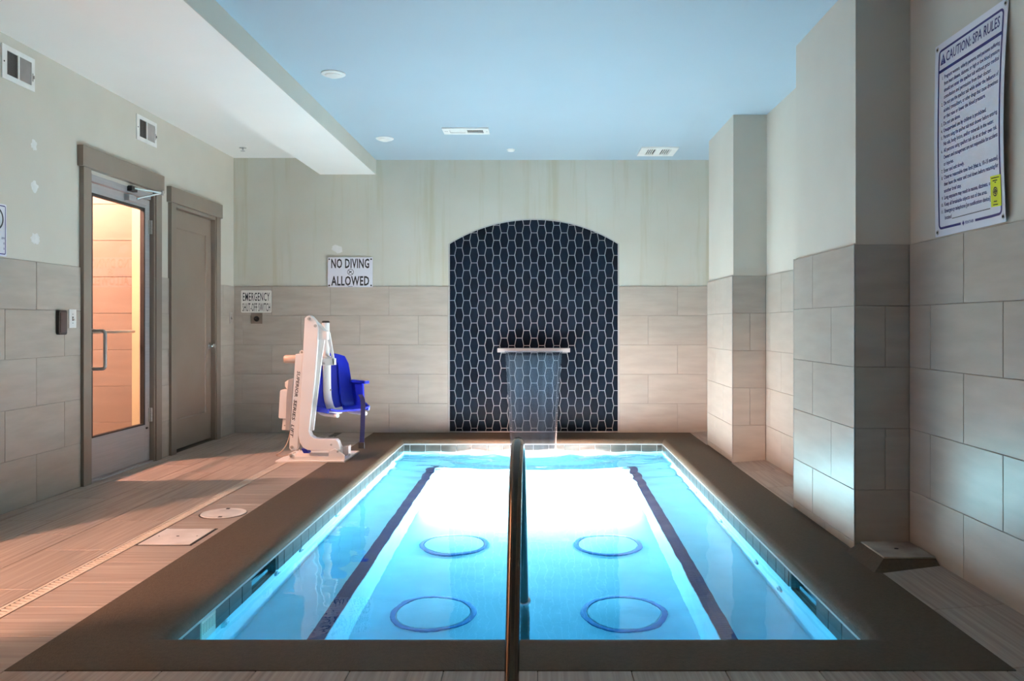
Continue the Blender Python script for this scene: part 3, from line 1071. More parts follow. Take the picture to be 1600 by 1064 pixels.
# pale bead under the coping
bd = MB()
bd.box(wx0, PX0 + 0.001, PY0, PY1, ZT - 0.006, ZT + 0.004)
bd.box(PX1 - 0.001, wx1, PY0, PY1, ZT - 0.006, ZT + 0.004)
bd.box(PX0, PX1, PY1 - 0.001, wy1, ZT - 0.006, ZT + 0.004)
bd.build('edge_bead', M['band_grout'], pool)


def skimmer(x, y0, y1, sgn):
    o = MB()
    d = 0.19
    xa, xb = (x, x - d * sgn)
    X0, X1 = min(xa, xb), max(xa, xb)
    o.box(X0, X1, y0, y0 + 0.012, ZB2 - 0.03, ZT)
    o.box(X0, X1, y1 - 0.012, y1, ZB2 - 0.03, ZT)
    o.box(X0, X1, y0, y1, ZB2 - 0.03, ZB2 - 0.02)
    o.box(X0, X1, y0, y1, ZT - 0.008, ZT)
    o.box(min(xb, xb + 0.012 * sgn), max(xb, xb + 0.012 * sgn), y0, y1, ZB2 - 0.03, ZT)
    s = o.build('skimmer', M['skim'], pool)
    f = MB()
    fx = x - 0.06 * sgn
    for k in range(3):
        z0 = ZT - 0.075 - k * 0.028
        f.box(min(fx, fx - 0.02 * sgn), max(fx, fx - 0.02 * sgn), y0 + 0.016, y1 - 0.016, z0, z0 + 0.022)
    f.build('reflection_slats', M['black'], s)  # added dark slats stand in for the bands of reflection


skimmer(wx0, SKL[0], SKL[1], 1)
skimmer(wx1, SKR[0], SKR[1], -1)
# overflow grille in place of one tile
gp = MB()
gp.box(wx0, PX0 + 0.002, GRL[0] + 0.004, GRL[1] - 0.004, ZB2, ZB2 + 0.075)
gp.box(wx0, PX0 + 0.002, GRL[0] + 0.004, GRL[1] - 0.004, ZT - 0.018, ZT - 0.006)
y = GRL[0] + 0.008
for k in range(9):
    yy = GRL[0] + 0.006 + k * 0.0162
    gp.box(wx0 + 0.003, PX0 + 0.002, yy, yy + 0.0085, ZB2 + 0.075, ZT - 0.018)
gp.build('overflow_grille', M['drain_strip'], pool)


def jet(p, ax):
    j = MB().lathe([(0, 0.016), (0.012, 0.016), (0.014, 0.010), (0.022, 0.014), (0.034, 0.008), (0.038, 0), (0, 0)], p, ax, 24).build('jet', M['jet'], pool, smooth=True)


for y in (3.55, 4.25, 4.68, 5.5, 6.4, 7.2):
    jet((wx0, y, -0.27), (1, 0, 0))
for y in (3.4, 4.15, 4.6, 5.5, 6.4, 7.2):
    jet((wx1, y, -0.42), (-1, 0, 0))
for i, (p, e, sz, aim, col_) in enumerate(POOL_LAMPS):
    if i < 2:
        ax = Vector((1, 0, 0)) if i == 0 else Vector((-1, 0, 0))
        base = Vector((BLX if i == 0 else BRX, p[1], p[2]))
        MB().lathe([(sz / 2 + 0.01, 0.006), (sz / 2 + 0.03, 0.008), (sz / 2 + 0.05, 0.0), (sz / 2 + 0.01, 0.0)], base, ax).build('pool_lamp', M['white_plastic'], pool, smooth=True)

# drain covers on the pool floor
DRAINS = [(-0.585, 4.43, 'front left'), (0.445, 4.43, 'front right'), (-0.593, 5.57, 'back left'), (0.450, 5.57, 'back right')]
for x, y, w in DRAINS:
    near = 'nearer the viewer' if 'front' in w else 'farther toward the waterfall'
    sd = 'left' if 'left' in w else 'right'
    t = thing('drain_cover', (x, y, ZPF), 'round blue-rimmed drain cover under water, %s of the handrail, %s' % (sd, near), 'drain cover', 'four round drain covers on the pool floor')
    MB().lathe([(0, 0.012), (0.10, 0.0115), (0.195, 0.008), (0.200, 0.0), (0, 0.0)], (x, y, ZPF), n=48).build('cover', M['plaster'], t, smooth=True)
    MB().lathe([(0.203, 0.0), (0.204, 0.008), (0.222, 0.009), (0.232, 0.006), (0.234, 0.0)], (x, y, ZPF), n=48).build('rim', M['drain_blue'], t, smooth=True)

# ------------------------------------------------------------------ water
nx, ny = 110, 230
ex = 0.02
X0, X1, Y0, Y1 = wx0 - ex, wx1 + ex, wy0 - ex, wy1 + ex
IMP = (-0.08, 7.86)


def wave(x, y):
    d = math.hypot((x - IMP[0]) * 0.8, y - IMP[1])
    a = 0.012 * math.exp(-d / 0.75)
    z = a * math.sin(d * 26) + 0.0075 * math.exp(-max(0, 7.4 - y) / 0.6) * noise.noise(Vector((x * 5, y * 9, 3)))
    z += 0.0020 * noise.noise(Vector((x * 2.2, y * 2.2, 0)))
    z += 0.0010 * noise.noise(Vector((x * 6, y * 6, 5)))
    return z


vs, fs = [], []
for j in range(ny + 1):
    for i in range(nx + 1):
        x, y = X0 + (X1 - X0) * i / nx, Y0 + (Y1 - Y0) * j / ny
        vs.append((x, y, ZW + wave(x, y)))
top = len(vs)
fs = [(j * (nx + 1) + i, j * (nx + 1) + i + 1, (j + 1) * (nx + 1) + i + 1, (j + 1) * (nx + 1) + i) for j in range(ny) for i in range(nx)]
ring = [i for i in range(nx + 1)] + [j * (nx + 1) + nx for j in range(1, ny + 1)] + [ny * (nx + 1) + i for i in range(nx - 1, -1, -1)] + [j * (nx + 1) for j in range(ny - 1, 0, -1)]
bot = []
for r in ring:
    v = vs[r]
    bot.append(len(vs))
    vs.append((v[0], v[1], ZPF - 0.05))
k = len(ring)
fs += [(ring[i], bot[i], bot[(i + 1) % k], ring[(i + 1) % k]) for i in range(k)]
fs.append(tuple(reversed(bot)))
wt = MB().add(vs, fs).build('pool_water', M['water'], None, smooth=True)
tag(wt, 'glowing turquoise water filling the spa pool', 'water')
wt['kind'] = 'stuff'

# ------------------------------------------------------------------ waterfall
SZ = 0.862
sp = thing('waterfall_spout', (-0.08, YB, SZ), 'wide white waterfall spout on the dark tiled niche', 'spout')
MB().box(-0.455, 0.295, YB - 0.10, YB + ND - 0.002, SZ - 0.022, SZ + 0.020).build('spout_body', M['spout'], sp, bev=0.006)
box('spout_lip', (-0.37, 0.20, YB - 0.125, YB - 0.09, SZ - 0.014, SZ - 0.004), M['spout'], sp)
vs, fs = [], []
nu, nv = 24, 40
for j in range(nv + 1):
    t = j / nv
    z = SZ - 0.006 + (ZW + 0.022 - (SZ - 0.006)) * t
    y = YB - 0.138 - 0.46 * math.sqrt(t) * 1.0
    hw = 0.295 - 0.075 * t ** 0.7
    for i in range(nu + 1):
        s = -1 + 2 * i / nu
        rip = 0.004 * noise.noise(Vector((s * 9, 0, z * 0.8)))
        thk = 0.0025 + 0.006 * max(0, abs(s) - 0.94) / 0.06
        vs.append((-0.08 + hw * s, y + rip - thk, z))
b0 = len(vs)
for j in range(nv + 1):
    for i in range(nu + 1):
        v = vs[j * (nu + 1) + i]
        s = -1 + 2 * i / nu
        thk = 0.0025 + 0.006 * max(0, abs(s) - 0.94) / 0.06
        vs.append((v[0], v[1] + 2 * thk, v[2]))
q = lambda j, i: j * (nu + 1) + i
for j in range(nv):
    for i in range(nu):
        fs.append((q(j, i), q(j, i + 1), q(j + 1, i + 1), q(j + 1, i)))
        fs.append((b0 + q(j, i), b0 + q(j + 1, i), b0 + q(j + 1, i + 1), b0 + q(j, i + 1)))
    fs.append((q(j, 0), q(j + 1, 0), b0 + q(j + 1, 0), b0 + q(j, 0)))
    fs.append((q(j, nu), b0 + q(j, nu), b0 + q(j + 1, nu), q(j + 1, nu)))
wf = MB().add(vs, fs).build('waterfall_sheet', M['fall'], None, smooth=True)
tag(wf, 'clear tapering sheet of water falling from the niche spout', 'water')
wf['kind'] = 'stuff'

# ------------------------------------------------------------------ handrail
hr = thing('handrail', (-0.088, 2.455, 0), 'dark polished tube handrail arching from floor into the pool', 'handrail')
key = [(2.455, 0.0), (2.52, 0.14), (2.60, 0.29), (2.68, 0.44), (2.755, 0.572), (2.83, 0.645), (2.92, 0.688), (3.02, 0.690), (3.12, 0.645), (3.22, 0.555), (3.34, 0.39), (3.46, 0.205), (3.58, 0.015), (3.66, -0.113), (3.76, -0.29), (3.84, -0.56), (3.86, ZPF)]


def catmull(p, n=6):
    out = []
    for i in range(len(p) - 1):
        a, b, c, d = p[max(i - 1, 0)], p[i], p[i + 1], p[min(i + 2, len(p) - 1)]
        for k in range(n):
            t = k / n
            out.append(tuple(0.5 * (2 * b[m] + (c[m] - a[m]) * t + (2 * a[m] - 5 * b[m] + 4 * c[m] - d[m]) * t * t + (3 * b[m] - a[m] - 3 * c[m] + d[m]) * t ** 3) for m in range(len(b))))
    out.append(tuple(p[-1]))
    return out


pts = catmull(key)
MB().tube([(-0.090 + 0.010 * (y - 2.455) / 1.2, y, z) for y, z in pts], 0.0225, 20).build('rail_tube', M['rail'], hr, smooth=True)
MB().lathe([(0.024, 0.018), (0.040, 0.014), (0.052, 0.0), (0.024, 0.0)], (-0.090, 2.455, 0.0)).build('floor_flange', M['chrome'], hr, smooth=True)
MB().lathe([(0.0226, 0.006), (0.030, 0.004), (0.033, -0.004), (0.0226, -0.008)], (-0.080, 3.657, ZW + 0.012), (0, -0.4, 1)).build('meniscus_ring', M['steel'], hr, smooth=True)  # steel ring standing in for the meniscus where the rail meets the water

# ------------------------------------------------------------------ deck lids and the slab by the near pillar
sl = thing('access_lid', (-1.93, 4.35, 0), 'square white access lid set in the floor tiles', 'lid')
box('lid_frame', (-2.075, -1.785, 4.18, 4.53, -0.01, 0.0015), M['black_gasket'], sl)
MB().box(-2.062, -1.798, 4.193, 4.517, -0.005, 0.004).build('lid_plate', M['lid'], sl, bev=0.0015)
for x, y in ((-1.93, 4.355), (-2.03, 4.355), (-1.83, 4.36)):
    MB().lathe([(0, 0.0046), (0.008 if x == -1.93 else 0.004, 0.0046), (0.009 if x == -1.93 else 0.005, 0.003)], (x, y, 0), n=12).build('screw', M['dark'], sl)
rl = thing('round_lid', (-1.90, 4.90, 0), 'round white skimmer lid set in the floor tiles', 'lid')
MB().lathe([(0, 0.0005), (0.136, 0.0005), (0.136, 0.002), (0, 0.002)], (-1.895, 4.885, 0), n=48).build('lid_ring', M['black_gasket'], rl)
MB().lathe([(0, 0.0055), (0.085, 0.0055), (0.088, 0.0045), (0.118, 0.0045), (0.121, 0.0055), (0.129, 0.005), (0.131, 0.001), (0, 0.001)], (-1.893, 4.889, 0), n=48).build('lid_plate', M['lid'], rl, smooth=True)
for x, y in ((-1.91, 5.0), (-1.875, 4.785)):
    box('finger_notch', (x - 0.010, x + 0.010, y - 0.012, y + 0.012, 0.003, 0.0062), M['dark'], rl)

st = thing('stone_slab', (1.67, 3.9, 0), 'low bevelled stone slab on the floor against the near pillar', 'slab')
ax0, ax1, ay0, ay1 = 1.505, 1.826, 3.715, 4.07
m = MB()
m.add([(ax0, ay0, 0.0), (ax1, ay0, 0.0), (ax1, ay1, 0.0), (ax0, ay1, 0.0), (ax0 + 0.075, ay0 + 0.075, 0.045), (ax1 - 0.004, ay0 + 0.075, 0.045), (ax1 - 0.004, ay1 - 0.002, 0.045), (ax0 + 0.075, ay1 - 0.002, 0.045)],
      [(0, 3, 2, 1), (4, 5, 6, 7), (0, 1, 5, 4), (1, 2, 6, 5), (2, 3, 7, 6), (3, 0, 4, 7)])
m.build('slab_base', M['coping'], st)
MB().box(ax0 + 0.078, ax1 - 0.006, ay0 + 0.078, ay1 - 0.004, 0.045, 0.053).build('slab_top', M['slab'], st, bev=0.002)
MB().lathe([(0, 0.0545), (0.010, 0.0545), (0.010, 0.052)], (1.70, 3.93, 0), n=14).build('slab_screw', M['dark'], st)

# ------------------------------------------------------------------ ceiling fittings


def downlight(x, y, label):
    t = thing('ceiling_light', (x, y, ZC), label, 'light', 'round white ceiling lights')
    MB().lathe([(0.055, 0.0), (0.082, 0.0), (0.082, -0.006), (0.072, -0.012), (0.055, -0.012)], (x, y, ZC), n=36).build('trim_ring', M['white_plastic'], t, smooth=True)
    MB().lathe([(0, -0.030), (0.03, -0.027), (0.055, -0.018), (0.060, -0.008), (0, -0.004)], (x, y, ZC), n=36).build('lens', M['white_plastic'], t, smooth=True)


downlight(-1.42, 5.60, 'larger-looking round white light, nearest on the blue ceiling')
downlight(-1.442, 7.55, 'round white light near back wall beside the dropped beam')
MB_ = MB().lathe([(0, -0.020), (0.030, -0.018), (0.038, -0.010), (0.040, 0.0), (0, 0.0)], (-0.30, 8.03, ZC), n=28)
tag(MB_.build('smoke_sensor', M['white_plastic'], None, smooth=True), 'tiny round white sensor on the ceiling above the waterfall', 'sensor')

t = thing('ceiling_register', (-0.665, 7.24, ZC), 'long white slotted register in the middle of the blue ceiling', 'vent')
x0, x1, y0, y1 = -0.868, -0.462, 7.13, 7.345
m = MB()
for a in ((x0, x1, y0, y0 + 0.05), (x0, x1, y1 - 0.05, y1), (x0, x0 + 0.06, y0 + 0.05, y1 - 0.05), (x1 - 0.05, x1, y0 + 0.05, y1 - 0.05), (-0.672, -0.655, y0 + 0.05, y1 - 0.05)):
    m.box(*a, ZC - 0.012, ZC)
m.build('frame', M['white_plastic'], t)
box('cavity', (x0 + 0.06, x1 - 0.05, y0 + 0.05, y1 - 0.05, ZC - 0.002, ZC - 0.0005), M['dark'], t)
m = MB()
for k in range(30):
    xx = x0 + 0.064 + k * 0.0100
    lean = 0.009 if xx < -0.665 else -0.004
    m.add([(xx, y0 + 0.05, ZC - 0.010), (xx + 0.0015, y0 + 0.05, ZC - 0.010), (xx + 0.0015 + lean, y0 + 0.05, ZC - 0.002), (xx + lean, y0 + 0.05, ZC - 0.002),
           (xx, y1 - 0.05, ZC - 0.010), (xx + 0.0015, y1 - 0.05, ZC - 0.010), (xx + 0.0015 + lean, y1 - 0.05, ZC - 0.002), (xx + lean, y1 - 0.05, ZC - 0.002)],
          [(0, 1, 5, 4), (1, 2, 6, 5), (3, 0, 4, 7), (2, 3, 7, 6), (0, 3, 2, 1), (4, 5, 6, 7)])
o = m.build('fins', M['white_plastic'], t)
o['kind'] = 'stuff'
for xx in (x0 + 0.02, x0 + 0.035, x1 - 0.02):
    MB().lathe([(0, -0.0128), (0.005, -0.0128), (0.005, -0.011)], (xx, (y0 + y1) / 2, ZC), n=10).build('screw', M['dark'], t)

t = thing('ceiling_vent', (1.145, 8.09, ZC), 'square white vent on the ceiling near the far pillar', 'vent')
x0, x1, y0, y1 = 0.965, 1.325, 7.90, 8.287
m = MB()
for a in ((x0, x1, y0, y0 + 0.07), (x0, x1, y1 - 0.06, y1), (x0, x0 + 0.06, y0 + 0.07, y1 - 0.06), (x1 - 0.06, x1, y0 + 0.07, y1 - 0.06), (1.115, 1.175, y0 + 0.07, y1 - 0.06)):
    m.box(*a, ZC - 0.014, ZC)
m.build('frame', M['white_plastic'], t)
box('cavity', (x0 + 0.06, x1 - 0.06, y0 + 0.07, y1 - 0.06, ZC - 0.002, ZC - 0.0005), M['dark'], t)
m = MB()
for k in range(12):
    xx = x0 + 0.066 + k * 0.020
    if 1.10 < xx < 1.175:
        continue
    m.box(xx, xx + 0.007, y0 + 0.07, y1 - 0.06, ZC - 0.013, ZC - 0.003)
o = m.build('fins', M['white_plastic'], t)
sp_ = thing('sprinkler_head', (-2.93, 8.05, 2.862), 'tiny sprinkler head on the white ceiling by left wall', 'sprinkler')
MB().lathe([(0, 0), (0.035, 0), (0.035, -0.004), (0.012, -0.008), (0.008, -0.02), (0, -0.02)], (-2.93, 8.05, 2.862), n=20).build('escutcheon', M['chrome'], sp_, smooth=True)
MB().lathe([(0.004, -0.018), (0.004, -0.03), (0.022, -0.032), (0.022, -0.035), (0, -0.035)], (-2.93, 8.05, 2.862), n=16).build('deflector', M['steel'], sp_)

# ------------------------------------------------------------------ left wall fittings


def wall_vent(y0, y1, z0, z1, label):
    t = thing('wall_vent', (XL, (y0 + y1) / 2, z0), label, 'vent', 'white vents high on the left wall')
    d = 0.008
    m = MB()
    mid = (y0 + y1) / 2
    for a in ((y0, y1, z0, z0 + 0.032), (y0, y1, z1 - 0.030, z1), (y0, y0 + 0.045, z0 + 0.032, z1 - 0.030), (y1 - 0.034, y1, z0 + 0.032, z1 - 0.030), (mid - 0.007, mid + 0.007, z0 + 0.032, z1 - 0.030)):
        m.box(XL, XL + d, a[0], a[1], a[2], a[3])
    m.build('frame', M['white_plastic'], t)
    box('cavity', (XL + 0.0003, XL + 0.0012, y0 + 0.045, y1 - 0.034, z0 + 0.032, z1 - 0.030), M['dark'], t)
    m = MB()
    k, n = 0, 8
    for (a, b_, lean) in ((y0 + 0.047, mid - 0.008, 0.009), (mid + 0.008, y1 - 0.036, -0.005)):
        n = 9
        for k in range(n):
            yy = a + (b_ - a) * (k + 0.5) / n
            m.add([(XL + 0.0015, yy + lean, z0 + 0.03), (XL + 0.0015, yy + lean + 0.0015, z0 + 0.03), (XL + 0.007, yy + 0.0015, z0 + 0.03), (XL + 0.007, yy, z0 + 0.03),
                   (XL + 0.0015, yy + lean, z1 - 0.03), (XL + 0.0015, yy + lean + 0.0015, z1 - 0.03), (XL + 0.007, yy + 0.0015, z1 - 0.03), (XL + 0.007, yy, z1 - 0.03)],
                  [(0, 1, 5, 4), (1, 2, 6, 5), (2, 3, 7, 6), (3, 0, 4, 7)])
    o = m.build('fins', M['lid'], t)
    o['kind'] = 'stuff'
    lv = MB().box(XL + d, XL + d + 0.012, y1 - 0.024, y1 - 0.020, z0 + 0.075, z0 + 0.095)
    lv.box(XL + d, XL + d + 0.003, y1 - 0.026, y1 - 0.018, z0 + 0.06, z0 + 0.11)
    lv.build('damper_lever', M['steel'], t)
    MB().lathe([(0, 0.0015), (0.005, 0.0015), (0.005, 0)], (XL + d, y0 + 0.018, (z0 + z1) / 2), (1, 0, 0), 10).build('screw', M['dark'], t)


wall_vent(4.868, 5.182, 2.595, 2.800, 'white wall vent at the far left edge above the filler patches')
wall_vent(6.490, 6.825, 2.595, 2.797, 'white wall vent above the glass door')

XT = XL + TH
t = thing('card_reader', (XT, 5.45, 1.059), 'black card reader on the left wall tiles beside light switch', 'card reader')
m = MB().prism(rounded(5.403, 5.493, 1.059, 1.222, 0.014), lambda a, b: (XT, a, b), lambda a, b: (XT + 0.022, a, b))
m.build('reader_body', M['black'], t, bev=0.002)
m = MB().prism(rounded(5.415, 5.482, 1.074, 1.207, 0.006), lambda a, b: (XT + 0.022, a, b), lambda a, b: (XT + 0.025, a, b))
m.build('reader_face', M['reader'], t, bev=0.001)


def switch(y0, y1, z0, z1, label, mat):
    t = thing('wall_switch', (XT, (y0 + y1) / 2, z0), label, 'switch')
    MB().box(XT, XT + 0.006, y0, y1, z0, z1).build('plate', mat, t, bev=0.002)
    yc, zc = (y0 + y1) / 2, (z0 + z1) / 2
    m = MB().box(XT + 0.006, XT + 0.007, yc - 0.006, yc + 0.006, zc - 0.014, zc + 0.014)
    m.build('slot', M['dark'], t)
    m = MB().add([(XT + 0.006, yc - 0.004, zc - 0.006), (XT + 0.006, yc + 0.004, zc - 0.006), (XT + 0.006, yc + 0.004, zc + 0.006), (XT + 0.006, yc - 0.004, zc + 0.006),
                  (XT + 0.020, yc - 0.003, zc - 0.014), (XT + 0.020, yc + 0.003, zc - 0.014), (XT + 0.020, yc + 0.003, zc - 0.006), (XT + 0.020, yc - 0.003, zc - 0.006)],
                 [(0, 1, 5, 4), (1, 2, 6, 5), (2, 3, 7, 6), (3, 0, 4, 7), (4, 5, 6, 7)])
    m.build('toggle', M['steel'] if mat is M['steel'] else M['white_plastic'], t)
    for zz in (zc - 0.03, zc + 0.03):
        MB().lathe([(0, 0.001), (0.003, 0.001), (0.003, 0)], (XT + 0.006, yc, zz), (1, 0, 0), 8).build('screw', M['dark'], t)


switch(5.545, 5.630, 1.103, 1.230, 'white toggle light switch beside the glass door casing', M['white_plastic'])
switch(8.405, 8.475, 1.135, 1.252, 'steel switch plate by the back corner beside taupe door', M['steel'])


def board(name, fr, s0, s1, t0, t1, mat, label, cat='sign', th=0.004, d=0.0, r=0.006):
    t = thing(name, fr.p((s0 + s1) / 2, t0), label, cat)
    m = MB().prism(rounded(s0, s1, t0, t1, r, 4), lambda a, b: fr.p(a, b, d), lambda a, b: fr.p(a, b, d + th))
    m.build('sign_board', mat, t)
    return t


# sign cut by the left edge of the picture
t = board('wall_sign', FL, 4.60, 4.913, 1.533, 1.843, M['sign_white'], 'white prohibition sign cut off by the left picture edge')
D = 0.0048
strip(FL, rounded(4.612, 4.901, 1.546, 1.831, 0.008), 0.006, d=D).build('border', M['ink_blue'], t)
strip(FL, circle2(4.815, 1.752, 0.064), 0.011, d=D).build('ring', M['ink'], t)
for tx, zz in (('are', 1.634), ('n', 1.603), ('a', 1.573)):
    text('lettering', tx, FL, 4.893, zz, 0.019, M['ink_blue'], t, d=D, align='R', bold=0.01, cond=0.8)

# ------------------------------------------------------------------ back wall signs
t = board('wall_sign', FB, -2.222, -1.755, 1.515, 1.825, M['sign_white'], 'white sign reading NO DIVING ALLOWED on the back wall', d=TH + 0.002)
D = TH + 0.0068
text('lettering', 'NO DIVING', FB, -1.9885, 1.716, 0.098, M['ink'], t, w=0.395, bold=0.024, d=D, align='C', space=1.08)
text('lettering', 'ALLOWED', FB, -1.9885, 1.535, 0.098, M['ink'], t, w=0.395, bold=0.024, d=D, align='C', space=1.08)
pc = (-1.985, 1.672)
strip(FB, circle2(pc[0], pc[1], 0.031), 0.005, d=D).build('prohibition_ring', M['ink'], t)
strip(FB, [(pc[0] - 0.022, pc[1] + 0.022), (pc[0] + 0.022, pc[1] - 0.022)], 0.005, d=D, closed=False).build('prohibition_bar', M['ink'], t)
fg = strip(FB, [(pc[0] - 0.018, pc[1] - 0.016), (pc[0] - 0.002, pc[1] + 0.002), (pc[0] + 0.012, pc[1] + 0.010)], 0.008, d=D, closed=False)
fg.build('diver_mark', M['ink'], t)
strip(FB, [(pc[0] - 0.016, pc[1] + 0.006), (pc[0] + 0.010, pc[1] + 0.004)], 0.005, d=D, closed=False).build('diver_mark', M['ink'], t)
strip(FB, [(-2.012, 1.522), (-1.962, 1.522)], 0.004, d=D, closed=False).build('maker_line', M['ink'], t)
for s, q_ in ((-2.206, 1.806), (-1.771, 1.806), (-2.206, 1.533), (-1.771, 1.533)):
    MB().lathe([(0, 0.003), (0.006, 0.0025), (0.0085, 0)], FB.p(s, q_, TH + 0.006), (0, -1, 0), 14).build('screw', M['dark'], t)

t = board('wall_sign', FB, -3.123, -2.806, 1.250, 1.482, M['sign_cream'], 'cream sign reading EMERGENCY SHUT-OFF SWITCH on the back wall', d=TH + 0.002, r=0.012)
text('lettering', 'EMERGENCY', FB, -2.965, 1.374, 0.088, M['ink'], t, w=0.278, bold=0.007, d=D, align='C', space=1.14)
text('lettering', 'SHUT-OFF SWITCH', FB, -2.964, 1.265, 0.088, M['ink'], t, w=0.288, bold=0.006, d=D, align='C', space=1.14)
t = thing('shutoff_switch', (-2.962, YB - TH, 1.134), 'square steel emergency shut-off switch box below its sign', 'switch')
MB().box(-3.020, -2.903, YB - TH - 0.008, YB - TH, 1.134, 1.248).build('plate', M['plate'], t, bev=0.003)
MB().lathe([(0, 0.014), (0.014, 0.014), (0.016, 0.010), (0.016, 0.006), (0.026, 0.006), (0.028, 0.0), (0, 0.0)], (-2.962, YB - TH - 0.008, 1.186), (0, -1, 0), 24).build('key_barrel', M['black'], t, smooth=True)
MB().lathe([(0, 0.003), (0.006, 0.003), (0.006, 0)], (-2.962, YB - TH - 0.022, 1.186), (0, -1, 0), 12).build('button', M['chrome'], t)

# ------------------------------------------------------------------ spa rules sign on the right wall
SY0, SZ0, SW, SH = 3.823, 1.532, 0.600, 0.885


def bow(s, t):
    a, b = s / SW, t / SH
    return 0.004 + 0.016 * math.sin(PI * b) * (0.35 + 0.65 * a) + 0.012 * max(0, a - 0.8) / 0.2 * (1 - b)


FS = Frame((XR, SY0, SZ0), (0, -1, 0), (0, 0, 1), bow)
t = thing('wall_sign', (XR, SY0 - SW / 2, SZ0), 'tall white CAUTION SPA RULES sign with navy border on right wall', 'sign')
nu, nv = 16, 24
vs = [FS.p(SW * i / nu, SH * j / nv, 0.0) for j in range(nv + 1) for i in range(nu + 1)]
vs += [FS.p(SW * i / nu, SH * j / nv, -0.002) for j in range(nv + 1) for i in range(nu + 1)]
fs = []
o_ = (nu + 1) * (nv + 1)
for j in range(nv):
    for i in range(nu):
        a = j * (nu + 1) + i
        fs += [(a, a + 1, a + nu + 2, a + nu + 1), (o_ + a, o_ + a + nu + 1, o_ + a + nu + 2, o_ + a + 1)]
for j in range(nv):
    a, b_ = j * (nu + 1), j * (nu + 1) + nu
    fs += [(a, a + nu + 1, o_ + a + nu + 1, o_ + a), (b_, o_ + b_, o_ + b_ + nu + 1, b_ + nu + 1)]
for i in range(nu):
    a, b_ = i, nv * (nu + 1) + i
    fs += [(a, o_ + a, o_ + a + 1, a + 1), (b_, b_ + 1, o_ + b_ + 1, o_ + b_)]
MB().add(vs, fs).build('sign_board', M['sign_white'], t, smooth=True)
D = 0.0010
zb = SH * (1 - 0.148)
bl = 0.036
bpts = rounded(0.040, SW - 0.030, bl, SH - 0.036, 0.020)
# border line, open at the bottom for the maker's mark
bd_ = dense(bpts, 0.03)
bot = [p for p in bd_ if abs(p[1] - bl) < 1e-4]
cut = []
k0 = max(range(len(bd_)), key=lambda i: (abs(bd_[i][1] - bl) < 1e-4, -abs(bd_[i][0] - 0.245)))
seq = bd_[k0:] + bd_[:k0]
seq = [p for p in seq if not (abs(p[1] - bl) < 1e-4 and 0.235 < p[0] < 0.355)]
i0 = max(range(len(seq)), key=lambda i: (seq[i] if abs(seq[i][1] - bl) < 1e-4 and seq[i][0] >= 0.355 else (-1, 0)) and (1 if abs(seq[i][1] - bl) < 1e-4 and seq[i][0] >= 0.355 else 0, -seq[i][0]))
seq = seq[i0:] + seq[:i0]
strip(FS, [(0.355, bl)] + seq + [(0.235, bl)], 0.0105, d=D, closed=False).build('border', M['ink_blue'], t)
strip(FS, dense([(0.040, zb), (SW - 0.030, zb)], 0.03, False), 0.014, d=D, closed=False).build('title_rule', M['ink_blue'], t)
text('lettering', 'CAUTION: SPA RULES', FS, 0.108, zb + 0.032, 0.046, M['ink_blue'], t, w=0.440, bold=0.012, d=D)
tri = MB().add([FS.p(*p, D) for p in ((0.054, zb + 0.028), (0.104, zb + 0.028), (0.079, zb + 0.078))], [(0, 1, 2)])
tri.build('warning_triangle', M['ink_blue'], t)
text('warning_mark', '!', FS, 0.079, zb + 0.033, 0.030, M['sign_white'], t, d=D + 0.0006, align='C', bold=0.02)
RULES = [('1.', 'Pregnant women, elderly persons, and persons suffering'), ('', 'from heart disease, diabetes, or high or low blood pressure'), ('', 'should not enter the spa/hot tub without prior medical'),
         ('', 'consultation and permission from their doctor.'), ('2.', 'Do not use the spa/hot tub while under the influence of'), ('', 'alcohol, tranquilizers, or other drugs that cause drowsiness'),
         ('', 'or that raise or lower the blood pressure.'), ('3.', 'Do not use alone.'), ('4.', 'Unsupervised use by children is prohibited.'), ('5.', 'Persons using the spa/hot tub must shower before entering.'),
         ('', 'No oils, body lotion, and/or minerals in the water.'), ('6.', 'All persons using spa/hot tub do so at their own risk.'), ('', 'Owners and management are not responsible for accidents'), ('', 'or injuries.'),
         ('7.', 'Enter and exit slowly.'), ('8.', 'Observe reasonable time limit [that is, 10-15 minutes],'), ('', 'then leave the water and cool down before returning for'), ('', 'another brief stay.'),
         ('9.', 'Long exposure may result in nausea, dizziness, or fainting.'), ('10.', 'Keep all breakable objects out of the area.'), ('11.', 'Emergency telephone [or notification device] is'), ('', 'located')]
for k, (nm, tx) in enumerate(RULES):
    zz = zb - 0.042 - k * 0.0305
    if nm:
        text('rule_number', nm, FS, 0.083, zz, 0.0155, M['ink'], t, d=D, align='R', bold=0.01)
    text('rule_line', tx, FS, 0.094, zz, 0.0180, M['ink_blue'], t, d=D, maxw=0.462, bold=0.016, cond=0.86)
strip(FS, dense([(0.160, zb - 0.045 - 21 * 0.0305), (0.475, zb - 0.045 - 21 * 0.0305)], 0.03, False), 0.003, d=D, closed=False).build('blank_rule', M['ink'], t)
text('maker_name', 'PENTAIR', FS, 0.272, bl - 0.006, 0.013, M['ink_blue'], t, w=0.070, bold=0.015, d=D)
MB().add([FS.p(*p, D) for p in ((0.256, bl - 0.012), (0.265, bl), (0.256, bl + 0.012), (0.247, bl))], [(0, 1, 2, 3)]).build('maker_mark', M['ink_blue'], t)
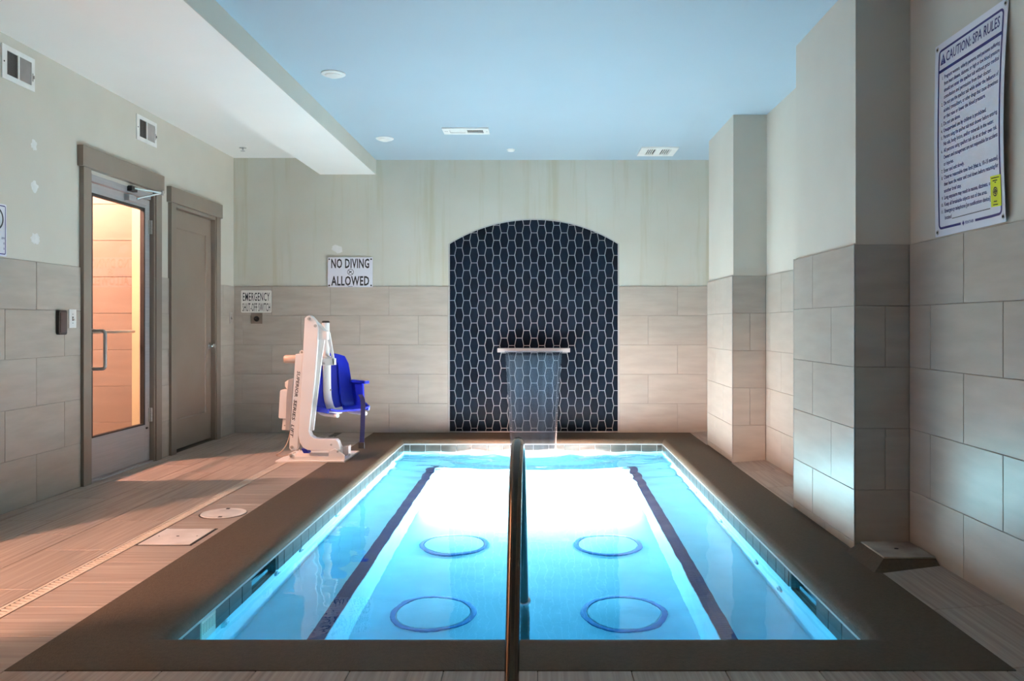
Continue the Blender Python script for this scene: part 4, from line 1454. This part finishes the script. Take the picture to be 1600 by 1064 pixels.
for s, q_ in ((0.022, SH - 0.020), (SW - 0.018, SH - 0.020), (0.022, 0.020), (SW - 0.018, 0.022)):
    c = FS.p(s, q_, 0)
    MB().lathe([(0.005, 0.001), (0.009, 0.0025), (0.012, 0.0)], c, (-1, 0, 0), 16).build('grommet', M['steel'], t, smooth=True)
    MB().lathe([(0, 0.003), (0.005, 0.003), (0.006, 0.001)], c, (-1, 0, 0), 12).build('screw', M['dark'], t)
stk = thing('sticker', FS.p(0.52, 0.11), 'small yellow inspection sticker on the corner of spa rules sign', 'sticker')
q0, q1, q2, q3 = (0.485, 0.072), (0.574, 0.066), (0.577, 0.190), (0.487, 0.196)
pf = lambda a, b: (q0[0] + (q1[0] - q0[0]) * a + (q3[0] - q0[0]) * b, q0[1] + (q1[1] - q0[1]) * a + (q3[1] - q0[1]) * b)
m = MB()
n_ = 5
m.add([FS.p(*pf(i / n_, j / n_), 0.0022) for j in range(n_ + 1) for i in range(n_ + 1)], [(j * 6 + i, j * 6 + i + 1, j * 6 + i + 7, j * 6 + i + 6) for j in range(n_) for i in range(n_)])
m.build('sticker_face', M['yellow'], stk)
for (a0, a1, b0_) in ((0.12, 0.88, 0.93), (0.25, 0.7, 0.84), (0.44, 0.58, 0.78), (0.3, 0.62, 0.17), (0.22, 0.7, 0.06)):
    strip(FS, dense([pf(a0, b0_), pf(a1, b0_)], 0.02, False), 0.004, d=0.0032, closed=False).build('print_line', M['ink'], stk)
cc = pf(0.47, 0.48)
strip(FS, circle2(cc[0], cc[1], 0.017), 0.004, d=0.0032).build('seal_mark', M['ink'], stk)
strip(FS, circle2(cc[0], cc[1], 0.008), 0.004, d=0.0032).build('seal_mark', M['ink'], stk)
strip(FS, [(cc[0] - 0.016, cc[1]), (cc[0] + 0.016, cc[1])], 0.003, d=0.0032, closed=False).build('seal_mark', M['ink'], stk)
strip(FS, [(cc[0], cc[1] - 0.018), (cc[0], cc[1] + 0.018)], 0.003, d=0.0032, closed=False).build('seal_mark', M['ink'], stk)

# ------------------------------------------------------------------ pool lift
LY = 6.72
LSC = F / LY


def L(x, y):
    """profile point of the lift, in its own upright plane"""
    u, v = 420 + x / 4.256, 480 + y / 4.256
    return ((u - 846) / LSC, CAM_Z - (v - 507) / LSC)


lift = thing('pool_lift', (-1.88, 6.95, 0), 'white pool lift with a blue bucket seat beside the pool', 'pool lift')


def plate(name, pts, y0, y1, mat=None, bev=0.004, parent=None):
    P = [L(*p) for p in pts]
    m = MB().prism(P, lambda a, b: (a, y0, max(b, 0.002)), lambda a, b: (a, y1, max(b, 0.002)))
    return m.build(name, mat or M['white_metal'], parent or lift, bev=bev, seg=2)


def bolt(x, y, yy, r=0.010, par=None):
    X, Z = L(x, y)
    MB().lathe([(0, 0.008), (r * 0.55, 0.008), (r * 0.6, 0.004), (r, 0.003), (r, 0)], (X, yy, Z), (0, -1, 0), 14).build('bolt', M['steel'], par or lift)


bx0, _ = L(48, 0)
bx1, _ = L(508, 0)
m = MB().box(bx0, bx1, LY - 0.02, 7.24, 0.0, 0.014)
m.build('base_plate', M['white_metal'], lift, bev=0.003)
side = [(110, 1030), (150, 985), (152, 968), (172, 990), (185, 992), (395, 992), (398, 958), (440, 940), (505, 985), (505, 1012), (480, 1032)]
plate('base_bracket', side, LY, LY + 0.012)
plate('base_bracket', side, LY + 0.20, LY + 0.212)
mast = [(235, 72), (250, 58), (264, 54), (280, 62), (300, 84), (320, 112), (324, 150), (322, 218), (300, 500), (268, 780), (262, 828), (276, 858), (300, 874), (345, 881), (440, 882), (455, 895), (470, 935), (470, 952), (400, 958), (255, 952), (222, 935), (200, 900), (192, 850), (200, 700), (218, 400), (228, 200)]
plate('mast', mast, LY + 0.016, LY + 0.10, bev=0.006)
plate('mast_head', [(290, 88), (330, 120), (352, 152), (380, 162), (380, 218), (322, 218), (286, 214), (284, 150)], LY + 0.03, LY + 0.13, bev=0.004)
plate('lower_link', [(172, 312), (222, 310), (186, 935), (172, 956), (142, 956), (130, 940), (131, 905)], LY + 0.022, LY + 0.085, bev=0.004)
plate('mast_web', [(322, 214), (360, 216), (342, 330), (285, 825), (265, 826), (300, 500)], LY + 0.05, LY + 0.075, bev=0.002)
plate('link_knuckle', [(195, 308), (198, 292), (208, 286), (218, 292), (222, 312)], LY + 0.03, LY + 0.06, bev=0.002)
# top tube with black cap behind the mast head
X0_, Z0_ = L(338, 100)
_, Z1_ = L(338, 330)
m = MB().tube([(X0_, LY + 0.19, Z1_), (X0_, LY + 0.19, Z0_)], 0.032, 20)
m.build('lift_tube', M['white_metal'], lift, smooth=True)
MB().lathe([(0, 0.012), (0.026, 0.012), (0.034, 0.004), (0.034, -0.004), (0, -0.004)], (X0_, LY + 0.19, Z0_), (0, 0, 1), 20).build('tube_cap', M['black'], lift, smooth=True)
plate('stay_arm', [(372, 165), (384, 170), (412, 340), (416, 388), (404, 388), (398, 345), (370, 215)], LY + 0.10, LY + 0.125, bev=0.003)
plate('seat_bracket', [(328, 345), (400, 340), (416, 346), (416, 388), (372, 392), (330, 392)], LY + 0.10, LY + 0.16, bev=0.003)
for x, y, yy in ((264, 77, LY + 0.016), (306, 124, LY + 0.016), (148, 933, LY + 0.022), (148, 988, LY), (412, 916, LY + 0.016), (458, 960, LY), (345, 377, LY + 0.10), (212, 300, LY + 0.03)):
    bolt(x, y, yy, 0.013 if x in (264, 306, 148) else 0.009)
# motor, control box, battery and cable
xa, za = L(90, 347)
xb, _ = L(170, 347)
MB().lathe([(0, 0), (0.028, 0.0), (0.034, 0.010), (0.034, xb - xa), (0, xb - xa)], (xa, LY + 0.055, za), (1, 0, 0), 22).build('motor', M['lift_tan'], lift, smooth=True)
plate('control_box', [(125, 482), (160, 478), (150, 620), (135, 822), (105, 822), (112, 600)], LY + 0.02, LY + 0.15, M['lift_grey'])
plate('battery_box', [(72, 552), (118, 555), (108, 745), (62, 742), (56, 735), (66, 560)], LY + 0.03, LY + 0.14, M['white_metal'], bev=0.006)
plate('battery_latch', [(94, 500), (126, 482), (122, 545), (108, 548), (94, 530)], LY + 0.05, LY + 0.12, M['white_metal'])
plate('battery_foot', [(82, 745), (110, 745), (104, 822), (76, 822)], LY + 0.04, LY + 0.13, M['white_metal'])
bolt(95, 790, LY + 0.04, 0.006)
cab = [(*L(128, 822), LY + 0.06), (*L(122, 870), LY + 0.05), (*L(108, 920), LY + 0.03), (*L(80, 960), LY + 0.02), (*L(45, 985), LY + 0.02), (*L(70, 1002), LY + 0.08), (*L(140, 985), LY + 0.16)]
MB().tube([(a, c, max(b, 0.008)) for a, b, c in catmull(cab, 5)], 0.004, 8).build('cable', M['lift_tan'], lift, smooth=True)
plate('end_block', [(478, 935), (520, 930), (520, 985), (495, 1000), (482, 975)], LY + 0.05, LY + 0.14, M['lift_grey'], bev=0.003)
plate('blue_footrest', [(188, 955), (222, 958), (240, 985), (205, 985)], LY + 0.11, LY + 0.19, M['blue_plastic'], bev=0.002)
# lettering reads downwards on the lower link
p_top, p_bot = L(196, 425), L(146, 870)
down = Vector((p_bot[0] - p_top[0], 0, p_bot[1] - p_top[1]))
ln = down.length
down.normalize()
FT = Frame((p_top[0] - 0.012, LY + 0.0215, p_top[1]), down, Vector((-down.z, 0, down.x)))
if FT.n.y > 0:
    FT = Frame((p_top[0] - 0.012, LY + 0.0215, p_top[1]), down, Vector((down.z, 0, -down.x)))
for a, b_, tx in ((0.0, 0.385, 'SUPERIOR'), (0.43, 0.74, 'SERIES'), (0.80, 0.995, 'LIFT')):
    text('lettering', tx, FT, ln * a, -0.002, 0.026, M['ink'], lift, w=ln * (b_ - a), bold=0.012, d=0.0005, shear=0.2)

# seat: turned towards the pool and the viewer
ang = math.radians(-48)
fx, fy = math.cos(ang), math.sin(ang)
wx_, wy_ = -fy, fx
SC = (-1.80, 7.08)
zs = 0.405


def SP(f, w, z):
    return (SC[0] + fx * f + wx_ * w, SC[1] + fy * f + wy_ * w, z)


HW = 0.18
prof2 = [(0.31, zs + 0.012), (0.22, zs + 0.0), (0.10, zs - 0.004), (0.04, zs + 0.010), (0.005, zs + 0.05), (-0.015, zs + 0.12), (-0.035, zs + 0.25), (-0.055, zs + 0.38), (-0.070, zs + 0.475)]
nw = 12
vs, fs = [], []
for side_ in (0, 1):
    for k, (f, z) in enumerate(prof2):
        wd = HW * (1.0 if k < 6 else (0.97 if k == 6 else (0.90 if k == 7 else 0.74)))
        for i in range(nw + 1):
            s = -1 + 2 * i / nw
            cup = 0.035 * abs(s) ** 3
            ff = f + (cup if k >= 4 else 0) - (0.014 if side_ and k >= 4 else 0)
            zz = z + (cup * 0.6 if k < 4 else 0) - (0.014 if side_ and k < 5 else 0) - (0.03 * s * s if k == len(prof2) - 1 else 0)
            vs.append(SP(ff, wd * s, zz))
K = len(prof2)
ii = lambda d, k, i: d * K * (nw + 1) + k * (nw + 1) + i
for k in range(K - 1):
    for i in range(nw):
        fs.append((ii(0, k, i), ii(0, k, i + 1), ii(0, k + 1, i + 1), ii(0, k + 1, i)))
        fs.append((ii(1, k, i), ii(1, k + 1, i), ii(1, k + 1, i + 1), ii(1, k, i + 1)))
    fs.append((ii(0, k, 0), ii(0, k + 1, 0), ii(1, k + 1, 0), ii(1, k, 0)))
    fs.append((ii(0, k, nw), ii(1, k, nw), ii(1, k + 1, nw), ii(0, k + 1, nw)))
for i in range(nw):
    fs.append((ii(0, 0, i), ii(1, 0, i), ii(1, 0, i + 1), ii(0, 0, i + 1)))
    fs.append((ii(0, K - 1, i), ii(0, K - 1, i + 1), ii(1, K - 1, i + 1), ii(1, K - 1, i)))
seat = MB().add(vs, fs).build('seat_shell', M['blue_plastic'], lift, smooth=True, angle=60)
# raised ribs of the seat back
for w in (-0.07, 0.07):
    MB().tube([SP(0.02 if k < 2 else prof2[min(k, K - 1)][0] + 0.016, w, prof2[k][1] + 0.01) for k in range(3, K - 1)], 0.009, 8).build('rib', M['blue_plastic'], seat, smooth=True)
for sgn in (-1, 1):
    w0, w1 = sgn * HW, sgn * (HW + 0.016)
    pts_ = [(-0.02, zs - 0.01), (0.28, zs - 0.01), (0.29, zs + 0.03), (0.20, zs + 0.06), (0.185, zs + 0.215), (-0.03, zs + 0.215)]
    m = MB().prism(pts_, lambda a, b: SP(a, w0, b), lambda a, b: SP(a, w1, b))
    if sgn < 0:
        pts_ = [(-0.02, zs - 0.01), (0.28, zs - 0.01), (0.28, zs + 0.02), (-0.02, zs + 0.06)]
        m = MB().prism(pts_, lambda a, b: SP(a, w0, b), lambda a, b: SP(a, w1, b))
    a_ = m.build('arm_side', M['blue_plastic'], lift, bev=0.004)
    m = MB().prism(rounded(-0.02, 0.255, sgn * (HW + 0.008) - 0.026, sgn * (HW + 0.008) + 0.026, 0.012, 3), lambda a, b: SP(a, b, zs + 0.215), lambda a, b: SP(a, b, zs + 0.240))
    if sgn > 0:
        m.build('armrest', M['blue_plastic'], lift, bev=0.004)
    path = catmull([SP(-0.075, sgn * 0.13, zs + 0.36), SP(-0.060, sgn * 0.13, zs + 0.22), SP(-0.045, sgn * 0.13, zs + 0.08), SP(-0.01, sgn * 0.13, zs - 0.008), SP(0.07, sgn * 0.13, zs - 0.032), SP(0.20, sgn * 0.13, zs - 0.030), SP(0.33, sgn * 0.13, zs - 0.028)], 5)
    MB().tube(path, 0.017, 12).build('seat_frame_tube', M['white_metal'], lift, smooth=True)
# white upright between mast and seat
xs, zs0 = L(352, 392)
_, zs1 = L(352, 560)
xe, ze = L(385, 706)
MB().tube(catmull([(L(350, 330)[0], LY + 0.17, L(350, 330)[1]), (xs, LY + 0.17, zs1), (L(362, 650)[0], LY + 0.18, L(362, 650)[1]), (xe, LY + 0.20, ze), (L(430, 706)[0], LY + 0.26, L(430, 706)[1])], 6), 0.034, 16, flat=0.7).build('seat_post', M['white_metal'], lift, smooth=True)
bolt(385, 558, LY + 0.135, 0.008)
# loose belt hanging from the seat
bz = L(590, 610)
b1 = L(596, 950)
pth = catmull([(L(585, 590)[0], LY + 0.13, L(585, 590)[1]), (L(605, 640)[0], LY + 0.115, L(605, 640)[1]), (L(603, 800)[0], LY + 0.115, L(603, 800)[1]), (b1[0], LY + 0.115, b1[1])], 6)
m = MB()
hwid = 0.019
vs = []
for x, y, z in pth:
    vs += [(x - hwid, y, z), (x + hwid, y, z), (x + hwid, y + 0.004, z), (x - hwid, y + 0.004, z)]
n_ = len(pth)
fs = [(i * 4 + k, i * 4 + (k + 1) % 4, i * 4 + 4 + (k + 1) % 4, i * 4 + 4 + k) for i in range(n_ - 1) for k in range(4)] + [(3, 2, 1, 0), tuple(range((n_ - 1) * 4, n_ * 4))]
m.add(vs, fs)
m.build('belt', M['strap'], lift)
MB().box(b1[0] - 0.024, b1[0] + 0.024, LY + 0.108, LY + 0.126, b1[1] - 0.004, b1[1] + 0.045).build('belt_buckle', M['black'], lift, bev=0.003)

print('hex tiles', nhex, 'objects', len(bpy.data.objects))
